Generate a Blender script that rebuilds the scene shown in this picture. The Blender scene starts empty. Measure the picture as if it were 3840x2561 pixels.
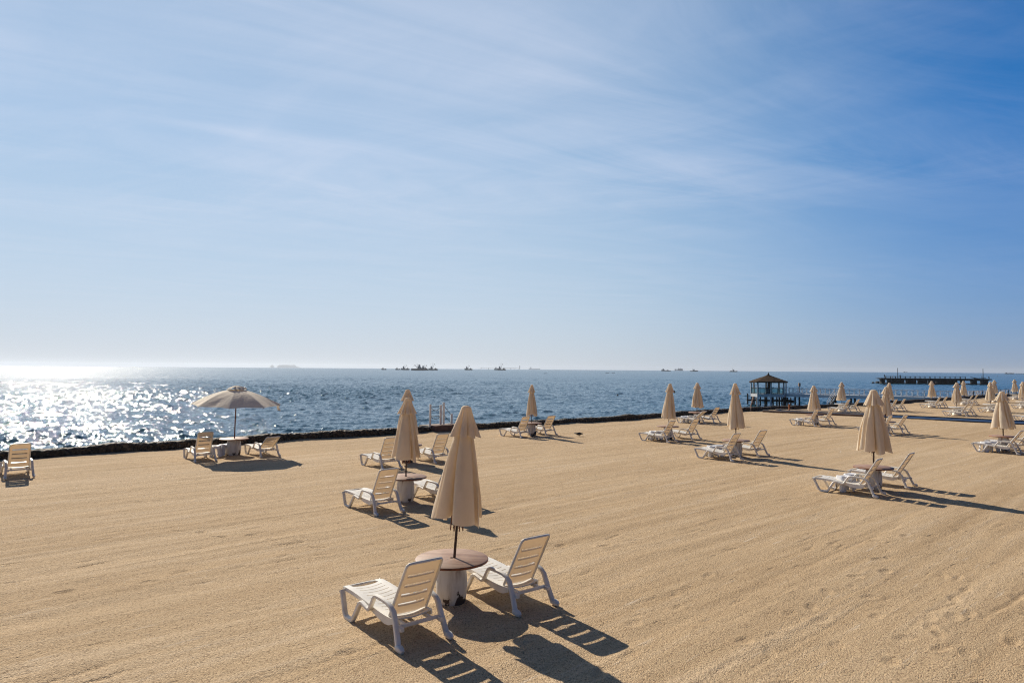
import bpy, bmesh, math, random
import numpy as np
from mathutils import Vector, Matrix
random.seed(7)
RNG = np.random.default_rng(11)
PI = math.pi
R = math.radians
SC = bpy.context.scene
COL = SC.collection
SEA = -2.7
EARTH = 6.371e6

# ------------------------------------------------------------------ helpers
def link(o, parent=None):
    COL.objects.link(o)
    if parent is not None:
        o.parent = parent
    return o

def tag(o, label=None, cat=None, group=None, kind=None):
    if label: o['label'] = label
    if cat: o['category'] = cat
    if group: o['group'] = group
    if kind: o['kind'] = kind
    return o

def thing(name, label, cat, loc=(0, 0, 0), rz=0.0, group=None):
    o = bpy.data.objects.new(name, None)
    o.empty_display_size = 0.1
    link(o)
    o.location = loc
    o.rotation_euler = (0, 0, rz)
    return tag(o, label, cat, group)

def copy_tree(o, parent=None):
    c = o.copy()
    link(c)
    if parent is not None:
        c.parent = parent
    for ch in list(o.children):
        copy_tree(ch, c)
    return c

class MB:
    """collects vertices and faces of one mesh"""
    def __init__(s):
        s.v = []; s.f = []
    def add(s, vs, fs):
        b = len(s.v)
        s.v += [tuple(map(float, p)) for p in vs]
        s.f += [[b + i for i in q] for q in fs]
        return s
    def box(s, c, d, m=None):
        x, y, z = d[0] / 2, d[1] / 2, d[2] / 2
        vs = [Vector((sx * x, sy * y, sz * z)) for sz in (-1, 1) for sy in (-1, 1) for sx in (-1, 1)]
        if m is not None:
            vs = [m @ p for p in vs]
        vs = [p + Vector(c) for p in vs]
        return s.add(vs, [(0, 2, 3, 1), (4, 5, 7, 6), (0, 1, 5, 4), (1, 3, 7, 5), (3, 2, 6, 7), (2, 0, 4, 6)])
    def beam(s, a, b, w, h, up=(0, 0, 1)):
        """rectangular bar from a to b"""
        a, b = Vector(a), Vector(b)
        t = (b - a).normalized()
        side = t.cross(Vector(up))
        if side.length < 1e-4:
            side = Vector((1, 0, 0))
        side.normalize(); u = side.cross(t).normalized()
        vs = []
        for p in (a, b):
            for q in ((-1, -1), (1, -1), (1, 1), (-1, 1)):
                vs.append(p + side * (q[0] * w / 2) + u * (q[1] * h / 2))
        return s.add(vs, [(3, 2, 1, 0), (4, 5, 6, 7), (0, 1, 5, 4), (1, 2, 6, 5), (2, 3, 7, 6), (3, 0, 4, 7)])
    def tube(s, pts, rad, n=8, up=(0, 0, 1), flat=1.0, square=0.0):
        """swept tube through pts, radius (or list); flat squeezes it along 'up'-normal; square rounds towards a box"""
        pts = [Vector(p) for p in pts]
        k = len(pts)
        rad = rad if isinstance(rad, (list, tuple)) else [rad] * k
        vs = []; up = Vector(up)
        for i, p in enumerate(pts):
            t = (pts[min(i + 1, k - 1)] - pts[max(i - 1, 0)]).normalized()
            side = t.cross(up)
            if side.length < 1e-3:
                side = t.cross(Vector((1, 0, 0)))
            side.normalize(); u = side.cross(t).normalized()
            for j in range(n):
                a = 2 * PI * (j + 0.5) / n
                ca, sa = math.cos(a), math.sin(a)
                if square:
                    e = 1 - square * 0.6
                    ca = math.copysign(abs(ca) ** e, ca); sa = math.copysign(abs(sa) ** e, sa)
                vs.append(p + side * (ca * rad[i]) + u * (sa * rad[i] * flat))
        fs = [[i * n + j, i * n + (j + 1) % n, (i + 1) * n + (j + 1) % n, (i + 1) * n + j] for i in range(k - 1) for j in range(n)]
        fs.append([j for j in range(n)][::-1]); fs.append([(k - 1) * n + j for j in range(n)])
        return s.add(vs, fs)
    def lathe(s, prof, n=32, c=(0, 0, 0), mod=None, cap=True):
        """prof: list of (r, z)"""
        vs = []
        for r, z in prof:
            for j in range(n):
                a = 2 * PI * j / n
                q = r * (mod(a, z) if mod else 1.0)
                vs.append((c[0] + q * math.cos(a), c[1] + q * math.sin(a), c[2] + z))
        k = len(prof)
        fs = [[i * n + j, i * n + (j + 1) % n, (i + 1) * n + (j + 1) % n, (i + 1) * n + j] for i in range(k - 1) for j in range(n)]
        if cap:
            fs.append([j for j in range(n)][::-1]); fs.append([(k - 1) * n + j for j in range(n)])
        return s.add(vs, fs)
    def build(s, name, mat=None, parent=None, smooth=None, bevel=0.0):
        me = bpy.data.meshes.new(name)
        me.from_pydata(s.v, [], s.f)
        bm = bmesh.new(); bm.from_mesh(me)
        bmesh.ops.recalc_face_normals(bm, faces=bm.faces)
        if bevel:
            bmesh.ops.bevel(bm, geom=[e for e in bm.edges if len(e.link_faces) == 2 and e.calc_face_angle(0) > 0.6],
                            offset=bevel, segments=2, profile=0.6, affect='EDGES', clamp_overlap=True)
        bm.to_mesh(me); bm.free()
        if mat: me.materials.append(mat)
        if smooth is not None:
            me.shade_smooth()
            if smooth < 179:
                me.set_sharp_from_angle(angle=R(smooth))
        o = bpy.data.objects.new(name, me)
        return link(o, parent)

def grid_object(name, P, mat, parent=None, keep=None):
    """P: (rows, cols, 3) array -> one smooth mesh object"""
    r, c = P.shape[:2]
    me = bpy.data.meshes.new(name)
    idx = np.arange(r * c).reshape(r, c)
    q = np.stack([idx[:-1, :-1], idx[:-1, 1:], idx[1:, 1:], idx[1:, :-1]], -1).reshape(-1, 4)
    if keep is not None:
        q = q[keep.reshape(-1)]
    me.vertices.add(r * c)
    me.vertices.foreach_set('co', P.astype(np.float32).reshape(-1))
    n = len(q)
    me.loops.add(4 * n)
    me.loops.foreach_set('vertex_index', q.astype(np.int32).reshape(-1))
    me.polygons.add(n)
    me.polygons.foreach_set('loop_start', np.arange(0, 4 * n, 4, dtype=np.int32))
    me.update(calc_edges=True)
    me.validate()
    me.shade_smooth()
    me.materials.append(mat)
    o = bpy.data.objects.new(name, me)
    return link(o, parent)

# ---- tileable random fields made by filtering white noise (sampled bilinearly)
class Field:
    def __init__(s, size, n, spec, seed):
        rg = np.random.default_rng(seed)
        k = np.fft.fftfreq(n, d=size / n) * 2 * PI
        kx, ky = np.meshgrid(k, k, indexing='xy')
        kk = np.hypot(kx, ky)
        a = np.sqrt(np.maximum(spec(kx, ky, np.maximum(kk, 1e-9)), 0)); a[0, 0] = 0
        h = np.fft.ifft2(np.fft.fft2(rg.standard_normal((n, n))) * a).real
        s.h = h / h.std(); s.size = size; s.n = n
    def __call__(s, x, y):
        u = (x / s.size) % 1.0 * s.n; v = (y / s.size) % 1.0 * s.n
        i = np.floor(u).astype(int); j = np.floor(v).astype(int)
        fu, fv = u - i, v - j
        i0, j0, i1, j1 = i % s.n, j % s.n, (i + 1) % s.n, (j + 1) % s.n
        h = s.h
        return (h[j0, i0] * (1 - fu) + h[j0, i1] * fu) * (1 - fv) + (h[j1, i0] * (1 - fu) + h[j1, i1] * fu) * fv

# ------------------------------------------------------------------ materials
class NT:
    def __init__(s, name):
        s.m = bpy.data.materials.new(name); s.m.use_nodes = True
        s.t = s.m.node_tree; s.t.nodes.clear()
        s.out = s.n('ShaderNodeOutputMaterial')
    def n(s, ty, **kw):
        nd = s.t.nodes.new(ty)
        for k, v in kw.items():
            if k.startswith('i_'):
                nd.inputs[k[2:].replace('_', ' ')].default_value = v
            else:
                setattr(nd, k, v)
        return nd
    def l(s, a, b): s.t.links.new(a, b)
    def pos(s, ty='Object'):
        return s.n('ShaderNodeTexCoord').outputs[ty]
    def world(s):
        return s.n('ShaderNodeNewGeometry').outputs['Position']
    def mapping(s, vec, scale=(1, 1, 1), rot=(0, 0, 0)):
        if any(rot):                                  # turn first, stretch afterwards
            q = s.n('ShaderNodeMapping'); q.inputs['Rotation'].default_value = rot; s.l(vec, q.inputs['Vector']); vec = q.outputs[0]
        m = s.n('ShaderNodeMapping'); m.inputs['Scale'].default_value = scale
        s.l(vec, m.inputs['Vector']); return m.outputs[0]
    def noise(s, vec, scale, detail=4, rough=0.55, dist=0.0):
        nd = s.n('ShaderNodeTexNoise'); nd.inputs['Scale'].default_value = scale
        nd.inputs['Detail'].default_value = detail; nd.inputs['Roughness'].default_value = rough
        nd.inputs['Distortion'].default_value = dist
        s.l(vec, nd.inputs['Vector']); return nd
    def ramp(s, fac, stops):
        r = s.n('ShaderNodeValToRGB'); e = r.color_ramp.elements
        while len(e) > len(stops): e.remove(e[-1])
        while len(e) < len(stops): e.new(0.5)
        for q, (p, c) in zip(e, stops):
            q.position = p; q.color = (c if len(c) == 4 else (*c, 1)) if not isinstance(c, (int, float)) else (c, c, c, 1)
        s.l(fac, r.inputs[0]); return r.outputs[0]
    def mix(s, fac, a, b, blend='MIX'):
        m = s.n('ShaderNodeMix'); m.data_type = 'RGBA'; m.blend_type = blend
        for sock, v in ((m.inputs[0], fac), (m.inputs[6], a), (m.inputs[7], b)):
            if hasattr(v, 'is_linked') or hasattr(v, 'links'): s.l(v, sock)
            elif isinstance(v, (int, float)): sock.default_value = v
            else: sock.default_value = (*v, 1) if len(v) == 3 else v
        return m.outputs[2]
    def math(s, op, a, b=0.0, clamp=False):
        m = s.n('ShaderNodeMath', operation=op); m.use_clamp = clamp
        for sock, v in ((m.inputs[0], a), (m.inputs[1], b)):
            if isinstance(v, (int, float)): sock.default_value = v
            else: s.l(v, sock)
        return m.outputs[0]
    def bsdf(s, col=(.5, .5, .5), rough=.6, metal=0.0, spec=.5):
        b = s.n('ShaderNodeBsdfPrincipled')
        if isinstance(col, (tuple, list)): b.inputs['Base Color'].default_value = (*col, 1)
        else: s.l(col, b.inputs['Base Color'])
        if isinstance(rough, (int, float)): b.inputs['Roughness'].default_value = rough
        else: s.l(rough, b.inputs['Roughness'])
        b.inputs['Metallic'].default_value = metal
        b.inputs['Specular IOR Level'].default_value = spec
        return b
    def bump(s, h, strength, dist, bs):
        b = s.n('ShaderNodeBump'); b.inputs['Strength'].default_value = strength; b.inputs['Distance'].default_value = dist
        s.l(h, b.inputs['Height']); s.l(b.outputs[0], bs.inputs['Normal']); return b
    def end(s, sh):
        s.l(sh, s.out.inputs['Surface']); return s.m

def plain(name, col, rough=.6, var=.12, scale=6, metal=0.0, bump=0.0):
    k = NT(name)
    p = k.pos()
    n = k.noise(p, scale, 5)
    lo = tuple(c * (1 - var * 1.6) for c in col); hi = tuple(min(1, c * (1 + var)) for c in col)
    c = k.ramp(n.outputs['Fac'], [(.3, lo), (.7, hi)])
    b = k.bsdf(c, rough, metal)
    if bump:
        k.bump(k.noise(p, scale * 6, 4).outputs['Fac'], .6, bump, b)
    return k.end(b.outputs[0])

def thin_stuff(name, col, tcol, tfac, rough, var, scale, stain=None):
    """thin plastic or cloth that lets some light through"""
    k = NT(name); p = k.pos()
    n = k.noise(p, scale, 6, .6)
    c = k.ramp(n.outputs['Fac'], [(.32, tuple(q * (1 - var) for q in col)), (.68, col)])
    if stain:
        n2 = k.noise(k.mapping(p, (1, 1, .5)), stain[0], 5, .65, .5)
        c = k.mix(k.ramp(n2.outputs['Fac'], [(.52, 0), (.75, stain[2])]), c, stain[1])
    b = k.bsdf(c, rough, 0, .35)
    wr = k.noise(k.mapping(p, (2.6, 2.6, .55)), 2.4, 4, .6, .8)
    k.bump(k.math('ADD', k.math('MULTIPLY', wr.outputs['Fac'], 1.0 if stain and rough > .8 else 0.0), k.math('MULTIPLY', k.noise(p, scale * 7, 3).outputs['Fac'], .12)), .55, .03, b)
    t = k.n('ShaderNodeBsdfTranslucent'); t.inputs['Color'].default_value = (*tcol, 1)
    m = k.n('ShaderNodeMixShader'); m.inputs[0].default_value = tfac
    k.l(b.outputs[0], m.inputs[1]); k.l(t.outputs[0], m.inputs[2])
    return k.end(m.outputs[0])

M = {}
M['plastic'] = plain('white_plastic', (.83, .785, .695), .42, .10, 4)
M['plastic_thin'] = thin_stuff('white_plastic_thin', (.80, .75, .66), (.90, .74, .54), .36, .42, .05, 4, (5, (.62, .54, .44), .35))
M['stool'] = plain('white_stool_plastic', (.70, .70, .71), .45, .07, 6)
M['fabric'] = thin_stuff('parasol_cloth', (.86, .755, .59), (.96, .77, .52), .33, .9, .12, 3.2, (2.2, (.58, .46, .32), .5))
M['fabric_pale'] = thin_stuff('pale_parasol_cloth', (.88, .80, .66), (.95, .80, .52), .17, .9, .10, 3.0, (2.0, (.62, .57, .50), .5))
M['white_paint'] = plain('white_paint', (.66, .65, .63), .5, .07, 3)
M['post_white'] = plain('white_post_paint', (.84, .81, .75), .5, .08, 4)
M['pole'] = plain('dark_rusty_pole', (.065, .035, .022), .6, .5, 14, .1, .002)
M['pole_wood'] = plain('brown_wood_pole', (.16, .055, .022), .55, .35, 12, 0, .002)
M['dark_wood'] = plain('dark_wet_wood', (.022, .018, .016), .7, .4, 2.5, 0, .02)
M['rope'] = plain('rope', (.10, .09, .08), .9, .2, 20)
M['concrete'] = plain('weathered_concrete', (.30, .25, .20), .85, .25, 2.0, 0, .01)
M['brown_block'] = plain('brown_block', (.16, .09, .06), .85, .3, 3.0, 0, .01)
M['blue_paint'] = plain('deep_blue_paint', (.008, .036, .100), .55, .25, .8)
M['kerb'] = plain('pale_kerb', (.42, .40, .36), .8, .15, 2.0)
M['post_orange'] = plain('orange_post', (.42, .14, .04), .6, .2, 5)
M['stick'] = plain('pale_stick', (.42, .30, .22), .7, .3, 9)
M['bird'] = plain('black_feathers', (.016, .015, .017), .5, .4, 30)
M['skin_dark'] = plain('dark_clothes', (.03, .03, .04), .8, .3, 5)
M['shirt'] = plain('pale_shirt', (.55, .45, .45), .8, .2, 5)
M['hull_dark'] = plain('dark_ship_hull', (.018, .028, .045), .5, .3, .15)
M['hull_grey'] = plain('grey_ship_paint', (.10, .13, .165), .5, .3, .15)
M['ship_white'] = plain('white_ship_paint', (.45, .48, .5), .5, .15, .2)
M['net'] = plain('dark_nets', (.03, .035, .045), .9, .4, .5)
M['rock'] = plain('dark_rock', (.03, .028, .027), .8, .4, 1.0, 0, .05)
M['island'] = plain('island_rock', (.30, .29, .29), .9, .3, .01)
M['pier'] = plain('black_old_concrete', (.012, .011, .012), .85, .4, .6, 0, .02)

def mat_wood():
    k = NT('weathered_tabletop_wood'); p = k.pos()
    w = k.mapping(p, (1.2, 16, 6), (0, 0, .5))
    n = k.noise(w, 2.2, 6, .62, .3)
    c = k.ramp(n.outputs['Fac'], [(.25, (.13, .055, .032)), (.5, (.28, .150, .090)), (.75, (.42, .26, .165))])
    b2 = k.noise(p, 3.0, 5, .6)
    c = k.mix(k.ramp(b2.outputs['Fac'], [(.42, 0), (.62, .75)]), c, (.45, .31, .22))
    b3 = k.noise(p, 9.0, 5, .7)
    c = k.mix(k.ramp(b3.outputs['Fac'], [(.60, 0), (.70, .8)]), c, (.09, .045, .035))
    sp = k.n('ShaderNodeSeparateXYZ'); k.l(k.mapping(p, (1, 1, 1), (0, 0, .5)), sp.inputs[0])
    fr = k.math('ABSOLUTE', k.math('SUBTRACT', k.math('FRACT', k.math('MULTIPLY', sp.outputs['Y'], 6.5)), .5))
    seam = k.ramp(fr, [(.455, 0), (.49, 1)])
    c = k.mix(k.math('MULTIPLY', seam, .7), c, (.05, .025, .02))
    pl = k.n('ShaderNodeTexWhiteNoise'); pl.noise_dimensions = '1D'; k.l(k.math('FLOOR', k.math('ADD', k.math('MULTIPLY', sp.outputs['Y'], 6.5), .5)), pl.inputs['W'])
    c = k.mix(.35, c, k.ramp(pl.outputs['Value'], [(0, (.21, .11, .07)), (1, (.48, .33, .235))]))
    b = k.bsdf(c, .55, 0, .4)
    k.bump(n.outputs['Fac'], .5, .004, b)
    return k.end(b.outputs[0])
M['wood'] = mat_wood()
M['wood_edge'] = plain('tabletop_edge_wood', (.24, .07, .022), .55, .45, 9, 0, .004)

def mat_barrel():
    k = NT('chipped_white_drum'); p = k.pos()
    n = k.noise(k.mapping(p, (5, 5, 1.2)), 2.0, 6, .65)
    c = k.ramp(n.outputs['Fac'], [(.25, (.46, .41, .33)), (.55, (.69, .65, .58))])
    sep = k.n('ShaderNodeSeparateXYZ'); k.l(p, sep.inputs[0])
    ch = k.noise(p, 7.0, 5, .6)
    low = k.math('SUBTRACT', k.math('MULTIPLY', ch.outputs['Fac'], 1.0), k.math('MULTIPLY', sep.outputs['Z'], 1.25))
    side = k.noise(k.mapping(p, (1, 1, 0)), 3.0, 2); low = k.math('ADD', low, k.math('MULTIPLY', k.math('SUBTRACT', side.outputs['Fac'], .5), .9))
    c = k.mix(k.ramp(low, [(.47, 0), (.478, 1)]), c, (.05, .035, .03))
    c = k.mix(k.ramp(low, [(.41, 0), (.47, .55), (.478, 0)]), c, (.30, .24, .18))
    st = k.noise(k.mapping(p, (14, 14, 1.0)), 1.0, 4, .6)
    top = k.math('MULTIPLY', k.ramp(st.outputs['Fac'], [(.56, 0), (.66, 1)]), k.ramp(sep.outputs['Z'], [(.30, 0), (.62, .8)]))
    c = k.mix(top, c, (.22, .12, .07))
    b = k.bsdf(c, .6, 0, .4)
    k.bump(low, .5, .01, b)
    return k.end(b.outputs[0])
M['barrel'] = mat_barrel()

def mat_thatch():
    k = NT('thatch'); p = k.pos()
    n = k.noise(k.mapping(p, (1, 1, 7)), 3.0, 6, .7)
    c = k.ramp(n.outputs['Fac'], [(.3, (.030, .020, .013)), (.55, (.085, .055, .034)), (.8, (.20, .14, .085))])
    b = k.bsdf(c, .95, 0, .1)
    k.bump(n.outputs['Fac'], .9, .10, b)
    return k.end(b.outputs[0])
M['thatch'] = mat_thatch()

def mat_glass():
    k = NT('tinted_glass')
    b = k.bsdf((.35, .50, .52), .03, 0, .5)
    t = k.n('ShaderNodeBsdfTransparent'); t.inputs[0].default_value = (.84, .94, .95, 1)
    m = k.n('ShaderNodeMixShader'); m.inputs[0].default_value = .88
    k.l(b.outputs[0], m.inputs[1]); k.l(t.outputs[0], m.inputs[2])
    return k.end(m.outputs[0])
M['glass'] = mat_glass()

def mat_sand():
    k = NT('coarse_sand'); p = k.world()
    big = k.noise(k.mapping(p, (.05, .34, .3), (0, 0, R(-42))), 1.0, 4, .55, .4)
    mid = k.noise(k.mapping(p, (.11, 2.0, 1), (0, 0, R(-41))), 1.3, 6, .62, .25)
    c = k.ramp(big.outputs['Fac'], [(.28, (.46, .325, .188)), (.52, (.585, .435, .268)), (.76, (.68, .535, .365))])
    c2 = k.ramp(mid.outputs['Fac'], [(.28, (.43, .30, .170)), (.52, (.585, .435, .268)), (.74, (.71, .57, .40))])
    c = k.mix(.55, c, c2)
    # coarse grains: each grain its own tone
    g = k.n('ShaderNodeTexVoronoi', feature='F1'); g.inputs['Scale'].default_value = 70; k.l(p, g.inputs['Vector'])
    gs = k.n('ShaderNodeSeparateColor'); k.l(g.outputs['Color'], gs.inputs[0])
    gt = k.ramp(gs.outputs[0], [(0.0, (.30, .24, .20)), (.10, (.62, .55, .50)), (.35, (.93, .91, .88)), (.8, (1.06, 1.05, 1.03)), (1.0, (1.32, 1.30, 1.26))])
    c = k.mix(.72, c, gt, 'MULTIPLY')
    # scattered dark bits
    v = k.n('ShaderNodeTexVoronoi', feature='F1'); v.inputs['Scale'].default_value = 17; k.l(p, v.inputs['Vector'])
    vs = k.n('ShaderNodeSeparateColor'); k.l(v.outputs['Color'], vs.inputs[0])
    clump = k.noise(k.mapping(p, (.5, 1.4, 1), (0, 0, R(-42))), 1.0, 3)
    spot = k.math('MULTIPLY', k.math('LESS_THAN', v.outputs['Distance'], .17),
                  k.math('GREATER_THAN', k.math('ADD', vs.outputs[0], k.math('MULTIPLY', clump.outputs['Fac'], .9)), 1.22))
    c = k.mix(k.math('MULTIPLY', spot, .75), c, (.10, .075, .055))
    # short scuffs: dug into the bump, their furrow shade painted into the colour
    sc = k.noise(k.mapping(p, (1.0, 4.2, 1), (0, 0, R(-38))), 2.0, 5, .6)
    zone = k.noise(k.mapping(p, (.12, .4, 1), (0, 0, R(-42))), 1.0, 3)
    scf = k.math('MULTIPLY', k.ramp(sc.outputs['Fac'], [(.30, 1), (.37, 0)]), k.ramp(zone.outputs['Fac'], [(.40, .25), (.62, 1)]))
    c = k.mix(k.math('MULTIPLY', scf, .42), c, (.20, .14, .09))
    sc2 = k.noise(k.mapping(p, (.5, 5.0, 1), (0, 0, R(-44))), 1.6, 4, .6)
    c = k.mix(k.math('MULTIPLY', k.ramp(sc2.outputs['Fac'], [(.63, 0), (.72, 1)]), .45), c, (.78, .68, .54))
    b = k.bsdf(c, .95, 0, .15)
    h = k.math('ADD', k.math('MULTIPLY', g.outputs['Distance'], -.5), k.math('MULTIPLY', k.noise(p, 26, 4, .65).outputs['Fac'], 1.0))
    h = k.math('ADD', h, k.math('MULTIPLY', mid.outputs['Fac'], .8))
    h = k.math('SUBTRACT', h, k.math('MULTIPLY', scf, 1.2))
    k.bump(h, .85, .022, b)
    return k.end(b.outputs[0])
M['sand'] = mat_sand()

def mat_rubble():
    k = NT('dark_pebble_wall'); p = k.world()
    v = k.n('ShaderNodeTexVoronoi', feature='F1'); v.inputs['Scale'].default_value = 10; k.l(p, v.inputs['Vector'])
    s_ = k.n('ShaderNodeSeparateColor'); k.l(v.outputs['Color'], s_.inputs[0])
    c = k.ramp(s_.outputs[0], [(0, (.018, .014, .010)), (.5, (.055, .040, .026)), (.85, (.11, .075, .045)), (1, (.22, .16, .10))])
    n = k.noise(p, 1.2, 4)
    c = k.mix(k.ramp(n.outputs['Fac'], [(.4, .0), (.7, .6)]), c, (.030, .032, .018))
    b = k.bsdf(c, .7, 0, .4)
    h = k.math('ADD', k.math('MULTIPLY', v.outputs['Distance'], -1.0), k.math('MULTIPLY', k.noise(p, 22, 3).outputs['Fac'], .3))
    k.bump(h, 1.0, .06, b)
    return k.end(b.outputs[0])
M['rubble'] = mat_rubble()

def mat_sea():
    k = NT('sea_water'); p = k.world()
    ln = k.n('ShaderNodeVectorMath', operation='LENGTH'); k.l(k.mapping(p, (1, 1, 0)), ln.inputs[0])
    mr = k.n('ShaderNodeMapRange'); mr.inputs[1].default_value = 60; mr.inputs[2].default_value = 380
    k.l(ln.outputs['Value'], mr.inputs[0])
    far = mr.outputs[0]
    rough = k.math('ADD', .055, k.math('MULTIPLY', far, .14))
    # unresolved ripples: random slopes
    def slope(scale, amp, dx):
        nz = k.noise(k.mapping(p, (.8, 1.25, 1), (0, 0, R(12))), scale, 2, .55)
        v = k.n('ShaderNodeVectorMath', operation='SUBTRACT'); k.l(nz.outputs['Color'], v.inputs[0]); v.inputs[1].default_value = (.5, .5, .5)
        w = k.n('ShaderNodeVectorMath', operation='MULTIPLY'); k.l(v.outputs[0], w.inputs[0]); w.inputs[1].default_value = (amp, amp, 0)
        return w.outputs[0]
    a1 = slope(15., 1.0, 0); a2 = slope(4.6, .58, 3)
    s1 = k.n('ShaderNodeVectorMath', operation='ADD'); k.l(a1, s1.inputs[0]); k.l(a2, s1.inputs[1])
    wind = k.noise(k.mapping(p, (.006, .045, 1), (0, 0, R(-16))), 1.0, 5, .65, .5)
    wa = k.ramp(wind.outputs['Fac'], [(.34, .70), (.52, .95), (.72, 1.05)])
    wa = k.math('MULTIPLY', wa, k.math('SUBTRACT', 1.0, k.math('MULTIPLY', far, .10)))
    sw = k.n('ShaderNodeVectorMath', operation='MULTIPLY'); k.l(s1.outputs[0], sw.inputs[0]); k.l(wa, sw.inputs[1])
    s2 = k.n('ShaderNodeVectorMath', operation='ADD'); k.l(sw.outputs[0], s2.inputs[0])
    k.l(k.n('ShaderNodeNewGeometry').outputs['Normal'], s2.inputs[1])
    nn = k.n('ShaderNodeVectorMath', operation='NORMALIZE'); k.l(s2.outputs[0], nn.inputs[0])
    gust = k.noise(k.mapping(p, (.010, .028, 1)), 1.0, 4, .6)
    c = k.ramp(gust.outputs['Fac'], [(.3, (.007, .058, .100)), (.7, (.012, .080, .128))])
    b = k.bsdf(c, rough, 0, .5)
    b.inputs['IOR'].default_value = 1.33
    k.l(nn.outputs[0], b.inputs['Normal'])
    return k.end(b.outputs[0])
M['sea'] = mat_sea()

# ------------------------------------------------------------------ camera, sun, sky
cam_d = bpy.data.cameras.new('camera'); cam_d.lens = 24.0; cam_d.sensor_width = 36.0
cam_d.clip_start = .1; cam_d.clip_end = 60000
cam = link(bpy.data.objects.new('camera', cam_d)); SC.camera = cam
pitch = math.atan(100.8 / 2560); roll = math.atan(.00722)
cam.matrix_world = Matrix.Translation((0, 0, 3.4)) @ Matrix.Rotation(PI / 2 + pitch, 4, 'X') @ Matrix.Rotation(roll, 4, 'Z')

SUN_AZ, SUN_EL = R(-34.0), R(32.3)          # azimuth from +Y, negative is to the left
sdir = Vector((math.sin(SUN_AZ) * math.cos(SUN_EL), math.cos(SUN_AZ) * math.cos(SUN_EL), math.sin(SUN_EL)))
sl = bpy.data.lights.new('sun', 'SUN'); sl.energy = 4.9; sl.angle = R(.53); sl.color = (1.0, .90, .76)
so = link(bpy.data.objects.new('sun', sl)); so.rotation_euler = sdir.to_track_quat('Z', 'Y').to_euler(); so.location = (-40, 60, 60)

W = bpy.data.worlds.new('World'); SC.world = W; W.use_nodes = True
t = W.node_tree; t.nodes.clear()
class WN(NT):
    def __init__(s, tree): s.t = tree
w = WN(t)
wo = w.n('ShaderNodeOutputWorld'); bg = w.n('ShaderNodeBackground'); bg.inputs[1].default_value = .094
sky = w.n('ShaderNodeTexSky'); sky.sky_type = 'NISHITA'; sky.sun_disc = False
sky.sun_elevation = SUN_EL; sky.sun_rotation = SUN_AZ
sky.air_density = 1.0; sky.dust_density = 0.0; sky.ozone_density = 4.0; sky.altitude = 0
# tone of the sky: deeper red channel (polarised blue), soft shoulder near the horizon
sc_ = w.n('ShaderNodeSeparateColor'); w.l(sky.outputs[0], sc_.inputs[0])
def shoulder(v, gain, knee):
    v = w.math('MULTIPLY', v, .1)
    return w.math('DIVIDE', w.math('MULTIPLY', v, gain * 10), w.math('ADD', 1.0, w.math('MULTIPLY', v, knee)))
r_ = w.math('MULTIPLY', w.math('POWER', w.math('MULTIPLY', sc_.outputs[0], .1), 1.6), 10)
cc = w.n('ShaderNodeCombineColor')
w.l(shoulder(r_, 1.0, .75), cc.inputs[0]); w.l(shoulder(sc_.outputs[1], 1.08, .66), cc.inputs[1]); w.l(shoulder(sc_.outputs[2], 1.15, .52), cc.inputs[2])
tc = w.n('ShaderNodeTexCoord')
sep = w.n('ShaderNodeSeparateXYZ'); w.l(tc.outputs['Generated'], sep.inputs[0])
hl = w.math('SQRT', w.math('ADD', w.math('MULTIPLY', sep.outputs['X'], sep.outputs['X']), w.math('MULTIPLY', sep.outputs['Y'], sep.outputs['Y'])))
ca = w.math('DIVIDE', w.math('ADD', w.math('MULTIPLY', sep.outputs['X'], math.sin(SUN_AZ)), w.math('MULTIPLY', sep.outputs['Y'], math.cos(SUN_AZ))), w.math('MAXIMUM', hl, .001))
sm = w.n('ShaderNodeMapRange'); sm.interpolation_type = 'SMOOTHSTEP'; sm.inputs[1].default_value = .28; sm.inputs[2].default_value = .90
w.l(ca, sm.inputs[0])
base = w.mix(1.0, cc.outputs[0], w.mix(sm.outputs[0], (.55, .68, 1.06), (1, 1, 1)), 'MULTIPLY')
zz = w.math('MAXIMUM', sep.outputs['Z'], .04)
cmb = w.n('ShaderNodeCombineXYZ'); w.l(w.math('DIVIDE', sep.outputs['X'], zz), cmb.inputs[0]); w.l(w.math('DIVIDE', sep.outputs['Y'], zz), cmb.inputs[1])
st = w.noise(w.mapping(cmb.outputs[0], (.32, 1.0, 1), (0, 0, R(-30))), 1.35, 12, .64, 1.3)
st2 = w.noise(w.mapping(cmb.outputs[0], (.30, 1.0, 1), (0, 0, R(38))), 1.7, 10, .64, 1.0)
pt = w.noise(w.mapping(cmb.outputs[0], (.30, .42, 1), (0, 0, R(-20))), .9, 3, .5)
cl = w.math('ADD', w.math('MULTIPLY', w.ramp(st.outputs['Fac'], [(.38, 0), (.74, 1)]), .75), w.math('MULTIPLY', w.ramp(st2.outputs['Fac'], [(.45, 0), (.75, 1)]), .35))
cl = w.math('MULTIPLY', cl, w.ramp(pt.outputs['Fac'], [(.28, .15), (.66, 1)]))
cl = w.math('MULTIPLY', cl, w.math('ADD', .28, w.math('MULTIPLY', sm.outputs[0], .62)))
cl = w.math('MULTIPLY', cl, w.ramp(sep.outputs['Z'], [(.03, .1), (.24, 1)]))
cl = w.math('MULTIPLY', cl, .72, True)
veil = w.math('MULTIPLY', w.math('POWER', sm.outputs[0], 1.2), .54)
skc = w.mix(veil, base, (5.9, 6.4, 7.9))
skc = w.mix(cl, skc, (7.2, 7.5, 8.7))
# pale layer low over the water, greyer away from the sun
low = w.ramp(sep.outputs['Z'], [(.0, .55), (.10, .34), (.30, 0)])
skc = w.mix(low, skc, w.mix(sm.outputs[0], (2.7, 3.15, 4.5), (5.6, 6.0, 6.5)))
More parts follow.
